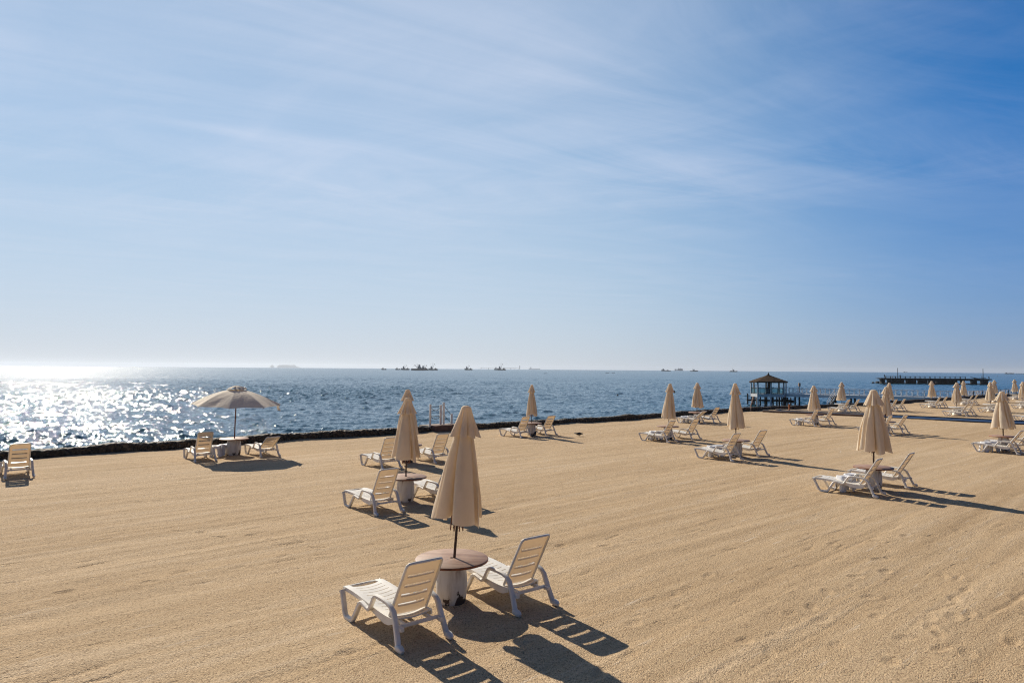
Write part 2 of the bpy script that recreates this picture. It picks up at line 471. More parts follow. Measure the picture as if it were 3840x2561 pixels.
# deep blue overhead and away from the sun
zen = w.n('ShaderNodeMapRange'); zen.interpolation_type = 'SMOOTHSTEP'; zen.inputs[1].default_value = .46; zen.inputs[2].default_value = .80; w.l(sep.outputs['Z'], zen.inputs[0])
bk = w.n('ShaderNodeMapRange'); bk.interpolation_type = 'SMOOTHSTEP'; bk.inputs[1].default_value = .20; bk.inputs[2].default_value = -.5; w.l(ca, bk.inputs[0])
skc = w.mix(w.math('MAXIMUM', zen.outputs[0], bk.outputs[0]), skc, w.mix(1.0, skc, (.30, .32, .38), "MULTIPLY"))
w.l(skc, bg.inputs[0]); w.l(bg.outputs[0], wo.inputs[0])

SC.view_settings.view_transform = 'Standard'; SC.view_settings.look = 'None'
SC.view_settings.gamma = 1.0; SC.view_settings.use_curve_mapping = False
SC.view_settings.exposure = 0.2
SC.render.engine = 'CYCLES'
cy = SC.cycles
cy.use_denoising = True; cy.denoiser = 'OPENIMAGEDENOISE'; cy.denoising_prefilter = 'NONE'
cy.denoising_input_passes = 'RGB_ALBEDO_NORMAL'; cy.denoising_quality = 'HIGH'
W.cycles.sampling_method = 'NONE'          # the sun is the one sampled lamp, the smooth sky is found by the bounces
cy.filter_width = 1.15
cy.max_bounces = 6; cy.diffuse_bounces = 3; cy.glossy_bounces = 2; cy.transmission_bounces = 3
cy.transparent_max_bounces = 8; cy.volume_bounces = 0
cy.sample_clamp_indirect = 8; cy.caustics_reflective = False; cy.caustics_refractive = False

# ------------------------------------------------------------------ the sea wall line and the ground
WALL = [(-60, -16), (-33, 9.8), (-18.1, 24.2), (-10.9, 30.55), (-3.1, 36.7), (4.7, 42.9), (10.9, 48.1), (16.2, 53.1), (19.3, 56.0), (25.5, 60.2),
        (33.0, 65.2), (40.6, 71.2), (52.5, 81.6), (61.3, 88.9), (69.5, 95.4), (86, 108.5), (130, 143), (200, 198)]
WX = np.array([q[0] for q in WALL]); WY = np.array([q[1] for q in WALL])
def wall_y(x): return np.interp(x, WX, WY)

def spaced(core0, core1, step, lo, hi, grow):
    v = list(np.arange(core0, core1, step)); d = step
    while v[-1] < hi: d *= 1 + grow; v.append(v[-1] + d)
    d = step; pre = []
    q = core0
    while q > lo: d *= 1 + grow; q -= d; pre.append(q)
    return np.array(pre[::-1] + v)

def sand():
    xs = spaced(-8, 9, .036, -150, 260, .012)
    ys = spaced(5.5, 14, .036, -60, 230, .0115)
    X, Y = np.meshgrid(xs, ys)
    keep = np.minimum(np.minimum(Y[:-1, :-1] - wall_y(X[:-1, :-1]), Y[1:, 1:] - wall_y(X[1:, 1:])), Y[:-1, 1:] - wall_y(X[:-1, 1:])) < .1
    Y = np.minimum(Y, wall_y(X) + .15)
    c, s_ = math.cos(R(42)), math.sin(R(42))
    u = X * c + Y * s_; v = -X * s_ + Y * c       # u along the wall, v towards the sea
    rip = Field(24, 512, lambda kx, ky, k: np.exp(-(k / 22) ** 2) / (1 + (k / 3.0) ** 2) ** 1.4, 3)
    strk = Field(30, 1024, lambda kx, ky, k: np.exp(-(ky / 20) ** 2) * np.exp(-(kx / .45) ** 2) / (1 + (ky / 4) ** 2), 5)
    lum = Field(40, 256, lambda kx, ky, k: np.exp(-(k / 1.6) ** 2), 8)
    scr = Field(20, 1024, lambda kx, ky, k: np.exp(-(ky / 34) ** 2) * np.exp(-(kx / 3.5) ** 2), 9)
    Z = .0028 * rip(X, Y) + 0.0042 * strk(u, v + .08 * lum(X, Y)) + .004 * lum(X + 3, Y)
    ln = Field(34, 1024, lambda kx, ky, k: np.exp(-(ky / 30) ** 2) * np.exp(-(kx / .38) ** 2) * (np.abs(ky) > 5), 12)(u, v + .06 * lum(X + 7, Y))
    Z += .0065 * np.clip(ln - 1.5, 0, 1.0) - .0065 * np.clip(-ln - 1.7, 0, 1.0)
    # short scratches and slots left by the drag mat
    q = scr(u, v + .1 * lum(X, Y))
    Z -= .016 * np.clip(q - 1.9, 0, 1.0) - .007 * np.clip(-q - 1.9, 0, 1)
    # footprints
    rg = np.random.default_rng(5)
    trails = [((2.3, 7.2), (5.4, 10.3), 7), ((3.7, 6.9), (7.6, 11.4), 9), ((2.9, 8.6), (6.8, 12.4), 9), ((4.6, 7.2), (9.4, 12.2), 10), ((1.0, 7.6), (3.0, 11.4), 6),
              ((5.0, 8.8), (6.4, 9.9), 4), ((6.5, 13.5), (12.5, 16.0), 9), ((-7.5, 14.5), (-3.5, 13.2), 8), ((-6.5, 10.4), (-2.2, 13.6), 8), ((-1.5, 12.4), (2.4, 13.6), 7),
              ((-9.5, 20.5), (-4.5, 20.8), 8), ((3.0, 20.5), (7.0, 24.0), 9), ((-.6, 8.1), (.6, 9.0), 3), ((-1.9, 8.3), (-1.2, 9.1), 3)]
    for a, b, n in trails:
        a, b = np.array(a), np.array(b); d = (b - a) / np.linalg.norm(b - a)
        for i in range(n):
            p = a + (b - a) * (i + rg.uniform(-.25, .25)) / max(1, n - 1) + np.array([-d[1], d[0]]) * (.13 * (-1) ** i + rg.uniform(-.12, .12))
            an = math.atan2(d[1], d[0]) + rg.uniform(-.5, .5)
            m = (np.abs(X - p[0]) < .5) & (np.abs(Y - p[1]) < .5)
            dx, dy = X[m] - p[0], Y[m] - p[1]
            l = dx * math.cos(an) + dy * math.sin(an); w_ = -dx * math.sin(an) + dy * math.cos(an)
            rr = np.sqrt((l / rg.uniform(.13, .18)) ** 2 + (w_ / rg.uniform(.065, .09)) ** 2)
            Z[m] += rg.uniform(.25, .55) * (-.030 * np.clip(1.15 - rr, 0, .55) / .55 + .014 * np.exp(-((rr - 1.35) / .28) ** 2))
    # trampled sand and small banks around the sets
    for tx, ty in ((-.85, 10.02), (-2.67, 17.42), (-3.72, 24.6), (-10.6, 26.2), (1.02, 34.7), (7.63, 33.4), (8.85, 27.0), (10.42, 19.76), (18.94, 42.8), (20.4, 37.4), (21.2, 29.5)):
        m = (np.abs(X - tx) < 3.2) & (np.abs(Y - ty) < 3.2)
        d2 = (X[m] - tx) ** 2 + (Y[m] - ty) ** 2
        Z[m] += .009 * rip(X[m] * 1.7 + 5, Y[m] * 1.7) * np.exp(-d2 / 2.6) + .035 * np.exp(-d2 / .075) + .010 * np.exp(-d2 / .4)
    # sand banked a little against the wall
    dw = wall_y(X) - Y
    Z += .05 * np.exp(-np.maximum(dw, 0) / .9) * (1 + .5 * lum(X, Y))
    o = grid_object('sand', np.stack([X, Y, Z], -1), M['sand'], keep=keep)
    tag(o, kind='structure')
sand()

def sea():
    th = np.radians(np.linspace(-52, 56, 1150))
    r = [26.0]
    while r[-1] < 16000:
        d = r[-1]
        r.append(d * (1 + (.0042 if d < 260 else .0042 + .02 * min(1, (d - 260) / 900))))
    r = np.array(r)
    RR, TH = np.meshgrid(r, th, indexing='ij')
    X, Y = RR * np.sin(TH), RR * np.cos(TH)
    def spec(lp, small, a0, spread):
        kp = 2 * PI / lp
        def f(kx, ky, k):
            cs = (kx * math.cos(a0) + ky * math.sin(a0)) / k
            return np.exp(-1.25 * (kp / k) ** 2) / k ** 3.6 * (spread + np.abs(cs) ** 4) * np.exp(-(k * small) ** 2)
        return f
    f1 = Field(83.0, 768, spec(5.5, .035, R(118), .12), 21)
    f2 = Field(47.0, 768, spec(2.2, .030, R(65), .35), 22)
    f3 = Field(310.0, 512, spec(16., .5, R(140), .2), 23)
    c, s_ = math.cos(.37), math.sin(.37)
    gust = .88 + .22 * np.clip(Field(420., 256, lambda kx, ky, k: np.exp(-(k * 14) ** 2), 24)(X * 1.0, Y * .6), -1, 1.5)
    near = np.clip(1.25 - RR / 700, .0, 1)
    Z = (.072 * f1(X, Y) + .052 * f2(X * c - Y * s_, X * s_ + Y * c)) * gust * near + .06 * f3(X, Y) * np.clip(1.6 - RR / 1500, 0, 1)
    Z = np.where(Z > 0, Z * (1 + 1.2 * np.minimum(Z, .25)), Z * .92)
    Z += SEA - RR ** 2 / (2 * EARTH)
    o = grid_object('sea', np.stack([X, Y, Z], -1), M['sea'])
    tag(o, kind='structure')
sea()

def haze():
    k = NT('haze')
    v = k.n('ShaderNodeVolumePrincipled'); v.inputs['Color'].default_value = (.80, .89, 1.0, 1)
    v.inputs['Density'].default_value = 7.5e-5; v.inputs['Anisotropy'].default_value = .35
    k.l(v.outputs[0], k.out.inputs['Volume'])
    b = MB(); b.box((0, 6000, 17.5), (40000, 24000, 105))
    o = b.build('haze', k.m); tag(o, kind='stuff')
haze()

def sea_wall():
    # rubble wall swept along WALL, with an uneven pebbly surface
    pts = []
    for i in range(len(WALL) - 1):
        a, b = np.array(WALL[i]), np.array(WALL[i + 1]); L = np.linalg.norm(b - a)
        mid = np.hypot(*((a + b) / 2))
        n = max(2, int(L / (.07 if mid < 62 else .16 if mid < 110 else .6)))
        for j in range(n): pts.append(a + (b - a) * j / n)
    pts = np.array(pts)
    tan = np.gradient(pts, axis=0); tan /= np.linalg.norm(tan, axis=1)[:, None]
    nor = np.stack([-tan[:, 1], tan[:, 0]], -1)     # towards the sea
    prof = [(-.02, -.15)] + [(-.0, z) for z in np.linspace(0, .27, 6)] + [(.05, .32)] + [(d, .335) for d in np.linspace(.12, .38, 5)] + [(.45, .31), (.50, .2), (.52, -.6), (.6, -3.2)]
    fine = Field(6.0, 256, lambda kx, ky, k: np.exp(-(k / 55) ** 2) / (1 + (k / 30) ** 2), 31)
    big = Field(30.0, 256, lambda kx, ky, k: np.exp(-(k / 3) ** 2), 32)
    s_ = np.concatenate([[0], np.cumsum(np.linalg.norm(np.diff(pts, axis=0), axis=1))])
    rows = []
    acc = 0
    for i, (d, z) in enumerate(prof):
        acc += .06
        e = .013 * fine(s_, np.full_like(s_, acc)) * (1 if 0 < i < len(prof) - 3 else 0)
        base = pts + nor * (d - e + .03 * big(s_, 0 * s_))[:, None]
        zz = z + (e if z > .3 else e * .3) + (.02 * big(s_ + 9, 0 * s_) if z > .2 else 0)
        rows.append(np.column_stack([base, np.full(len(pts), 0) + zz]))
    o = grid_object('sea_wall', np.array(rows), M['rubble'])
    tag(o, 'low dark rubble wall running along the whole edge of the beach', 'sea wall')
sea_wall()

# ------------------------------------------------------------------ sun lounger
HY = .325
def frame_mb(sy):
    b = MB()
    pr = [(.075, .325), (.10, .29), (.225, .065), (.26, .032), (.30, .025), (.42, .025), (.46, .035), (.485, .07), (.61, .285), (.645, .31), (.68, .312),
          (.80, .285), (.85, .279), (.885, .295), (.99, .455), (1.02, .485), (1.06, .497), (1.20, .497), (1.33, .487), (1.42, .462), (1.485, .41), (1.525, .33), (1.585, .20), (1.66, .03)]
    y = lambda z: sy * (HY + .03 * max(0, (.3 - z) / .3))
    rad = [.024 if 8 < i < 20 else .028 for i in range(len(pr))]
    rad[0] = .032
    b.tube([(x - .93, y(z), z) for x, z in pr], rad, 8, (0, 1, 0), 1.2, .9)
    return b

def seat_grid():
    bm = bmesh.new()
    ys = [-.285, -.265, -.235, -.195, -.13, -.065, 0, .065, .13, .195, .235, .265, .285]
    rows = [0, .02, .05, .135]
    hole = {2}
    slots = set()
    x = .135
    while x < 1.30:
        rows.append(x + .085); slots.add(len(rows) - 1); rows.append(x + .101); x += .101
    rows.append(1.40)
    def z(x):
        return float(np.interp(x, [0, .12, .3, .5, .7, .9, 1.1, 1.25, 1.4], [.335, .352, .350, .338, .318, .298, .28, .275, .285]))
    V = []
    for i, x in enumerate(rows):
        r_ = []
        for y in ys:
            q = y / .285
            inner = 0 < i < len(rows) - 1
            xb = x + (.030 * (1 - q * q) if inner and x > .14 else (-.012 * (1 - q * q) if x == .05 else (.03 * (1 - q * q) if x == .135 else 0)))
            if i == 0: xb += .03 * q ** 6
            if i == len(rows) - 1: xb += .035 * (1 - q * q)
            r_.append(bm.verts.new((xb - .93, y, z(x) + .030 * q * q - .012 * abs(q) ** 8)))
        V.append(r_)
    for i in range(len(rows) - 1):
        for j in range(len(ys) - 1):
            if (i in hole and 3 <= j <= 8) or (i in slots and 3 <= j <= 8): continue
            bm.faces.new((V[i][j], V[i + 1][j], V[i + 1][j + 1], V[i][j + 1]))
    bmesh.ops.recalc_face_normals(bm, faces=bm.faces)
    bmesh.ops.solidify(bm, geom=bm.faces[:], thickness=.016)
    # side and end rails under the seat
    def strip(pts, h, th, nrm):
        nv = Vector(nrm) * th / 2
        vs = []
        for p, hh in zip(pts, h):
            p = Vector(p)
            vs.append([bm.verts.new(p + nv), bm.verts.new(p - nv), bm.verts.new(p - nv - Vector((0, 0, hh))), bm.verts.new(p + nv - Vector((0, 0, hh)))])
        for a, b_ in zip(vs[:-1], vs[1:]):
            for q in range(4):
                bm.faces.new((a[q], a[(q + 1) % 4], b_[(q + 1) % 4], b_[q]))
        bm.faces.new(vs[0]); bm.faces.new(vs[-1][::-1])
    for sy in (-1, 1):
        xs = [.03, .12, .3, .5, .7, .9, 1.05, 1.2, 1.3, 1.4]
        hs_ = [.045, .05, .05, .05, .055, .07, .09, .105, .10, .07]
        strip([(x - .93, sy * .283, z(x) + .017) for x in xs], hs_, .022, (0, 1, 0))
    strip([(.012 - .93, y, .352) for y in (-.27, -.1, .1, .27)], [.045] * 4, .02, (1, 0, 0))
    bmesh.ops.recalc_face_normals(bm, faces=bm.faces)
    return bm

def bm_object(name, bm, mat, parent, ang=40):
    me = bpy.data.meshes.new(name); bm.to_mesh(me); bm.free()
    me.materials.append(mat); me.shade_smooth(); me.set_sharp_from_angle(angle=R(ang))
    return link(bpy.data.objects.new(name, me), parent)

def back_bm():
    """backrest along local +X from the hinge, +Z is its lying side"""
    bm = bmesh.new()
    ys = [-1, -.93, -.82, -.72, -.4, 0, .4, .72, .82, .93, 1]
    v = [0, .03, .146, .180, .298, .332, .450, .484, .602, .636, .76, .80, .83]
    slots = {2, 4, 6, 8}
    V = []
    for i, x in enumerate(v):
        hw = .272 - .012 * x / .83
        if i == len(v) - 1: hw -= .022
        r_ = []
        for q in ys:
            xx = x + .018 * (1 - q * q) * (x / .83) - (.020 * abs(q) ** 6 if i == len(v) - 1 else 0)
            r_.append(bm.verts.new((xx, q * hw, .022 * q * q)))
        V.append(r_)
    for i in range(len(v) - 1):
        for j in range(len(ys) - 1):
            if i in slots and 3 <= j <= 6: continue
            bm.faces.new((V[i][j], V[i + 1][j], V[i + 1][j + 1], V[i][j + 1]))
    bmesh.ops.recalc_face_normals(bm, faces=bm.faces)
    bmesh.ops.solidify(bm, geom=bm.faces[:], thickness=.014)
    # a rolled lip along the lower edge of every slat
    for x in (.144, .296, .448, .600):
        b = MB(); b.tube([(x + .018 * (1 - q * q) * (x / .83), q * .262, .022 * q * q - .004) for q in (-.72, -.5, -.2, 0, .2, .5, .72)], .0095, 6, (0, 0, 1))
        me = bpy.data.meshes.new('t'); me.from_pydata(b.v, [], b.f); bm.from_mesh(me); bpy.data.meshes.remove(me)
    return bm

def make_lounger():
    root = thing('sun_lounger', 'x', 'sun lounger', group='white plastic sun loungers on the beach')
    bm_object('seat', seat_grid(), M['plastic'], root)
    for sy in (-1, 1):
        frame_mb(sy).build('side_frame', M['plastic'], root, 34)
    b = MB()
    b.beam((1.545 - .93, -.32, .245), (1.545 - .93, .32, .245), .05, .035)
    for sy in (-1, 1):
        b.beam((1.33 - .93, sy * .19, .255), (1.56 - .93, sy * .19, .243), .03, .045)
        b.beam((1.56 - .93, sy * .285, .235), (1.64 - .93, sy * .285, .232), .05, .05)
    b.build('crossbar', M['plastic'], root, 40, .006)
    for sy in (-1, 1):
        f = MB()
        f.tube([(1.625 - .93, sy * .355, .034), (1.655 - .93, sy * .355, .046), (1.70 - .93, sy * .355, .044), (1.74 - .93, sy * .355, .034), (1.765 - .93, sy * .355, .022)],
               [.030, .038, .040, .034, .022], 10, (0, 0, 1), 1.0, .8)
        f.build('foot', M['plastic'], root, 60)
    bk = bm_object('backrest', back_bm(), M['plastic_thin'], root)
    bk.location = (1.295 - .93, 0, .295); bk.rotation_euler = (0, -R(60), 0)
    rim = MB()
    loop = [(.0, -.268), (.2, -.266), (.5, -.262), (.76, -.256), (.80, -.250), (.825, -.230), (.835, -.18), (.845, 0), (.835, .18), (.825, .230), (.80, .250), (.76, .256), (.5, .262), (.2, .266), (.0, .268)]
    rim.tube([(x, y, .022 * (y / .27) ** 2 - .010) for x, y in loop], .016, 6, (0, 0, 1), 1.3)
    rim.build('backrest_rim', M['plastic'], bk, 60)
    return root

proto_lounger = make_lounger()
_first = [True]
def lounger(label, x, y, yaw=-48, recline=60):
    o = proto_lounger if _first[0] else copy_tree(proto_lounger)
    _first[0] = False
    rj = random.Random(int(x * 100) + int(y * 37))
    if y > 14: yaw += rj.uniform(-3, 3); recline += rj.uniform(-5, 4)
    o['label'] = label
    o.location = (x, y, -.004); o.rotation_euler = (0, 0, R(yaw))
    for ch in o.children:
        if ch.name.split('.')[0] == 'backrest': ch.rotation_euler = (0, -R(recline), 0)
    return o

# ------------------------------------------------------------------ closed parasol
def closed_canopy(seed, nl=8, z0=1.13, z1=2.54, rb=.40, rt=.105, depth=.50, widths=None):
    rg = np.random.default_rng(seed)
    n, m = 192, 34
    edges = np.cumsum(widths if widths else rg.uniform(.5, 1.7, nl)); edges = np.concatenate([[0], edges / edges[-1]])
    lob = rg.uniform(.86, 1.10, nl); hem = rg.uniform(-.06, .08, nl); lean = rg.uniform(.25, .6, nl) * rg.choice([-1, 1], nl); slope = rg.uniform(-.13, .13, nl)
    P = np.zeros((m, n + 1, 3))
    for i in range(m):
        t = i / (m - 1)                          # 0 top, 1 hem
        base = rt + (rb - rt) * (t ** .92) + .02 * math.sin(PI * t)
        for j in range(n + 1):
            u = (j % n) / n
            k = int(np.searchsorted(edges, u, side='right') - 1); k = min(k, nl - 1)
            f = (u - edges[k]) / (edges[k + 1] - edges[k])
            ridge = max(0.0, math.sin(PI * f)) ** .40
            wr = (.5 * math.sin(7 * f + 3 * k) * math.sin(5 * t + k) + .4 * math.sin(11 * f - 9 * t + 2 * k) * math.sin(PI * f)) * .045
            dp = depth * (.45 + .55 * t)
            r_ = base * (1 - dp + dp * ridge + wr) * (1 + (lob[k] - 1) * t)
            th = 2 * PI * u + lean[k] * .75 * math.sin(PI * f) ** 2 * t ** .7 + .25 * t
            z = z1 + (z0 - z1) * t - (hem[k] + slope[k] * (f - .5)) * t ** 3 - .045 * ridge * t ** 5 + .03 * (1 - ridge) * t ** 5
            P[i, j] = (r_ * math.cos(th), r_ * math.sin(th), z)
    return P

def vent_cap(seed, nl=8):
    rg = np.random.default_rng(seed + 50)
    n, m = 128, 16
    lob = rg.uniform(.85, 1.15, nl); P = np.zeros((m, n + 1, 3))
    for i in range(m):
        t = i / (m - 1)
        if t < .25:
            a = t / .25 * PI / 2; r0, z = .082 * math.sin(a), 2.795 + .045 * math.cos(a)
        else:
            q = (t - .25) / .75; r0, z = .082 + (.232 - .082) * q ** 1.15, 2.795 - .37 * q
        for j in range(n + 1):
            u = (j % n) / n * nl; k = int(u) % nl; f = u - int(u)
            ridge = max(0.0, math.sin(PI * f)) ** .6
            dp = .50 * max(0, (t - .2)) ** .8
            r_ = r0 * (1 - dp + dp * ridge * 1.25) * (1 + (lob[k] - 1) * t)
            th = 2 * PI * (j % n) / n + .2
            P[i, j] = (r_ * math.cos(th), r_ * math.sin(th), z - .035 * ridge * t ** 4)
    return P

def make_parasol(seed, depth, rb, z0=1.15, widths=None):
    root = thing('closed_parasol', 'x', 'parasol', group='closed beige parasols on the beach')
    p = MB(); p.lathe([(.021, .02), (.021, 1.3), (.019, 2.75)], 12); p.build('pole', M['pole'], root, 60)
    grid_object('canopy', closed_canopy(seed, nl=len(widths) if widths else 8, z0=z0, rb=rb, depth=depth, widths=widths), M['fabric'], root)
    grid_object('vent_cap', vent_cap(seed), M['fabric'], root)
    rib = MB()
    for k in range(8):
        a = 2 * PI * k / 8 + .3
        rib.tube([(.06 * math.cos(a), .06 * math.sin(a), 2.45), (.10 * math.cos(a), .10 * math.sin(a), 1.13), (.105 * math.cos(a), .105 * math.sin(a), 1.045)], [.008, .008, .010], 5)
    q = rib.build('ribs', M['pole_wood'], root)
    c = MB(); c.tube([(.03, -.01, 1.22), (.05, -.03, 1.08), (.04, -.03, .96)], [.006, .006, .004], 5)
    c.build('tie_cord', M['rope'], root)
    return root
protos = [make_parasol(101, .74, .385, 1.23, [1.75, .7, .55, 1.1, .8, 1.2, .55]), make_parasol(202, .78, .41), make_parasol(303, .74, .38, 1.18)]
_used = [False] * 3
def parasol(label, x, y, h=2.6, var=0, rz=0, tilt=(0, 0), w=1.0):
    o = copy_tree(protos[var]) if _used[var] else protos[var]
    _used[var] = True
    if y > 18: rj = random.Random(int(x * 91)); tilt = (tilt[0] + rj.uniform(-1.2, 1.2), tilt[1] + rj.uniform(-1.2, 1.2))
    o['label'] = label
    o.location = (x, y, 0); s_ = h / 2.84
    o.scale = (w, w, s_)
    o.rotation_mode = 'ZYX'; o.rotation_euler = (R(tilt[0]), R(tilt[1]), R(rz))
    return o

def make_open_parasol(x, y):
    root = thing('open_parasol', 'pale parasol opened wide above a wooden table, the only open one', 'parasol', (x, y, 0), R(10))
    root.rotation_euler = (R(1.5), R(1.5), R(14))
    p = MB(); p.lathe([(.024, .02), (.022, 2.55)], 12); p.build('pole', M['pole_wood'], root, 60)
    n, m = 160, 22; RM = 1.62
    P = np.zeros((m, n + 1, 3))
    rg = np.random.default_rng(4)
    for i in range(m):
        t = i / (m - 1)
        r0 = .16 + (RM - .16) * t
        for j in range(n + 1):
            a = 2 * PI * (j % n) / n; u = (j % n) / n * 8; k = int(u) % 8; f = u - int(u)
            e = abs(f - .5) * 2                       # 1 at the ribs, 0 mid panel
            zr = 2.515 - .12 * t - .47 * t ** 1.75
            sag = (1 - e ** 1.6) * (.075 * t ** 1.2)
            cr = math.cos(PI / 8) / math.cos((f - .5) * PI / 4)
            r_ = r0 * (1 - t + t * cr) * (1 - .03 * (1 - e) * t)
            zz = zr - sag * .5 + .010 * math.sin(9 * f + 11 * t + 2 * k) * t * (1 - e) + .05 * (1 - e ** 2) * t ** 6
            if k == 0: zz += .10 * t ** 5 * (1 - e * .4)
            P[i, j] = (r_ * math.cos(a), r_ * math.sin(a), zz)
    cn = grid_object('canopy', P, M['fabric_pale'], root)
    m = 10; P = np.zeros((m, n + 1, 3))
    for i in range(m):
        t = i / (m - 1)
        for j in range(n + 1):
            a = 2 * PI * (j % n) / n; u = (j % n) / n * 8; f = u - int(u)
            w_ = math.sin(PI * f)
            r_ = .02 + .34 * t * (1 - .08 * w_)
            P[i, j] = (r_ * math.cos(a), r_ * math.sin(a), 2.665 - .04 * t - .12 * t ** 2 + .055 * w_ ** .7 * t ** 2 * (1 + .7 * math.sin(3 * a + 1)) + .010 * math.sin(13 * a) * t)
    grid_object('vent_cap', P, M['fabric_pale'], root)
    for k in range(8):
        a = 2 * PI * k / 8; ca, sa = math.cos(a), math.sin(a)
        rb = MB()
        rb.tube([((.05 + (RM - .06) * t) * ca, (.05 + (RM - .06) * t) * sa, 2.49 - .12 * t - .47 * t ** 1.75) for t in np.linspace(0, 1, 8)], .009, 6)
        o = rb.build('rib', M['pole_wood'], root)
        s_ = MB(); s_.tube([(.03 * ca, .03 * sa, 2.06), (.80 * ca, .80 * sa, 2.30)], .007, 5); s_.build('strut', M['pole_wood'], o)
    a0 = -.20; fl = np.zeros((6, 8, 3))
    for i in range(6):
        for j in range(8):
            a = a0 + (j / 7 - .5) * .24; t_ = i / 5
            r_ = 1.60 + .05 * t_ * t_ + .03 * math.sin(2.5 * j) * t_; z = 1.955 - .19 * t_ - (.05 * (j / 7 - .5))
            fl[i, j] = (r_ * math.cos(a), r_ * math.sin(a), z)
    grid_object('loose_hem', fl, M['fabric_pale'], root)
    h = MB(); h.lathe([(.03, 2.02), (.045, 2.04), (.045, 2.10), (.03, 2.12)], 12); h.build('runner', M['pole_wood'], root)
    return root

# ------------------------------------------------------------------ tables and stools
def make_wood_table():
    root = thing('round_table', 'x', 'table', group='round tables under the parasols')
    b = MB(); b.lathe([(.185, -.03), (.195, .0), (.215, .12), (.225, .25), (.223, .36), (.212, .48), (.19, .585), (.185, .615)], 40)
    b.build('drum_base', M['barrel'], root, 60)
    tpb = MB(); tpb.lathe([(.03, .652), (.515, .652), (.524, .646)], 64, cap=False); tpb.build('tabletop', M['wood'], root, 60)
    e = MB(); e.lathe([(.03, .616), (.50, .614), (.528, .617), (.530, .640), (.524, .6455)], 64, cap=False); e.build('table_edge', M['wood_edge'], root, 50)
    return root
def make_white_table():
    root = thing('round_table', 'x', 'table', group='round tables under the parasols')
    b = MB()
    b.lathe([(.30, -.02), (.31, .0), (.31, .10), (.285, .13), (.27, .30), (.27, .60)], 72, mod=lambda a, z: 1 + (.03 * (1 if (int(a / (2 * PI) * 36) % 2) else -1) if z > .12 else 0))
    b.build('ribbed_base', M['plastic'], root, 40)
    tp = MB(); tp.lathe([(.0, .600), (.54, .603), (.565, .615), (.565, .632), (.55, .642), (.0, .646)], 56, cap=False); tp.build('tabletop', M['white_paint'], root, 40)
    return root
pw, pp = make_wood_table(), make_white_table()
_tu = [False, False]
def table(label, x, y, white=False, rz=0):
    src = pp if white else pw; i = 1 if white else 0
    o = copy_tree(src) if _tu[i] else src
    _tu[i] = True
    o['label'] = label; o.location = (x, y, 0); o.rotation_euler = (0, 0, R(rz))
    return o

def make_stool():
    n = 96
    P = []
    prof = [(0.0, .400), (.03, .400), (.05, .405), (.12, .412), (.150, .415), (.166, .405), (.172, .385)]
    def sq(a, e=4.0): return 1 / ((abs(math.cos(a)) ** e + abs(math.sin(a)) ** e) ** (1 / e))
    rows = []
    for r_, z in prof:
        rows.append([(r_ * sq(2 * PI * j / n) * math.cos(2 * PI * j / n), r_ * sq(2 * PI * j / n) * math.sin(2 * PI * j / n),
                      z + .030 * (r_ / .17) ** 2 * math.cos(2 * PI * j / n) ** 2 * (1 if z > .39 else .6)) for j in range(n)])
    for s_ in np.linspace(.12, 1, 12):
        row = []
        for j in range(n):
            a = 2 * PI * j / n
            c4 = abs(math.sin(2 * a))                 # 1 at the corners
            leg = min(1, max(0, (c4 - .45) / .35)); leg = leg * leg * (3 - 2 * leg)
            zl = .31 - .31 * leg if c4 > 0 else .31
            z = .385 + (zl - .385) * s_
            r_ = (.172 + .055 * (.385 - z) / .385) * sq(a)
            row.append((r_ * math.cos(a), r_ * math.sin(a), z))
        rows.append(row)
    b = MB()
    for r_ in rows: b.v += r_
    for i in range(len(rows) - 1):
        for j in range(n):
            b.f.append([i * n + j, i * n + (j + 1) % n, (i + 1) * n + (j + 1) % n, (i + 1) * n + j])
    b.f = b.f[n:]                                     # leaves the finger hole open
    o = b.build('stool', M['stool'], None, 60)
    md = o.modifiers.new('thickness', 'SOLIDIFY'); md.thickness = .006; md.offset = -1
    return tag(o, 'x', 'stool', 'white plastic stools')
proto_stool = make_stool(); _su = [False]
def stool(label, x, y, rz):
    o = proto_stool.copy() if _su[0] else proto_stool
    if _su[0]: link(o)
    _su[0] = True
    o['label'] = label; o.location = (x, y, 0); o.rotation_euler = (0, 0, R(rz)); return o

# ------------------------------------------------------------------ placing the sets
D_ = (math.cos(R(-48)), math.sin(R(-48))); Q_ = (-D_[1], D_[0])
def off(x, y, d, q): return (x + D_[0] * d + Q_[0] * q, y + D_[1] * d + Q_[1] * q)

# the biggest set, close to the camera
table('round wooden table under the biggest closed parasol, two large loungers beside it', -.85, 10.02, rz=20)
parasol('biggest closed parasol, leaning slightly, its broad panels overlapping a rope railing', -.86, 10.03, 2.86, 0, 236, (0, 4.0), .93)
lounger('biggest white lounger, its slatted back casting a barred shadow at the bottom edge', -1.53, 9.12, -50.5, 61)
lounger('large lounger whose foot end lies behind the wooden table of the biggest parasol', -.11, 10.36, -51, 61)
# the set behind it
table('round wooden table partly hidden by a lounger back, behind the biggest parasol', -2.67, 17.42, rz=75)
parasol('second biggest of the two closed parasols standing one in front of the other', -2.67, 17.42, 2.64, 0, 205, (0, .6), .92)
lounger('lounger before the second parasol, its barred shadow falling just behind the biggest parasol', -3.33, 16.59, -47, 62)
lounger('lounger whose back is hidden behind the biggest parasol canopy', -1.98, 18.0, -49, 58)
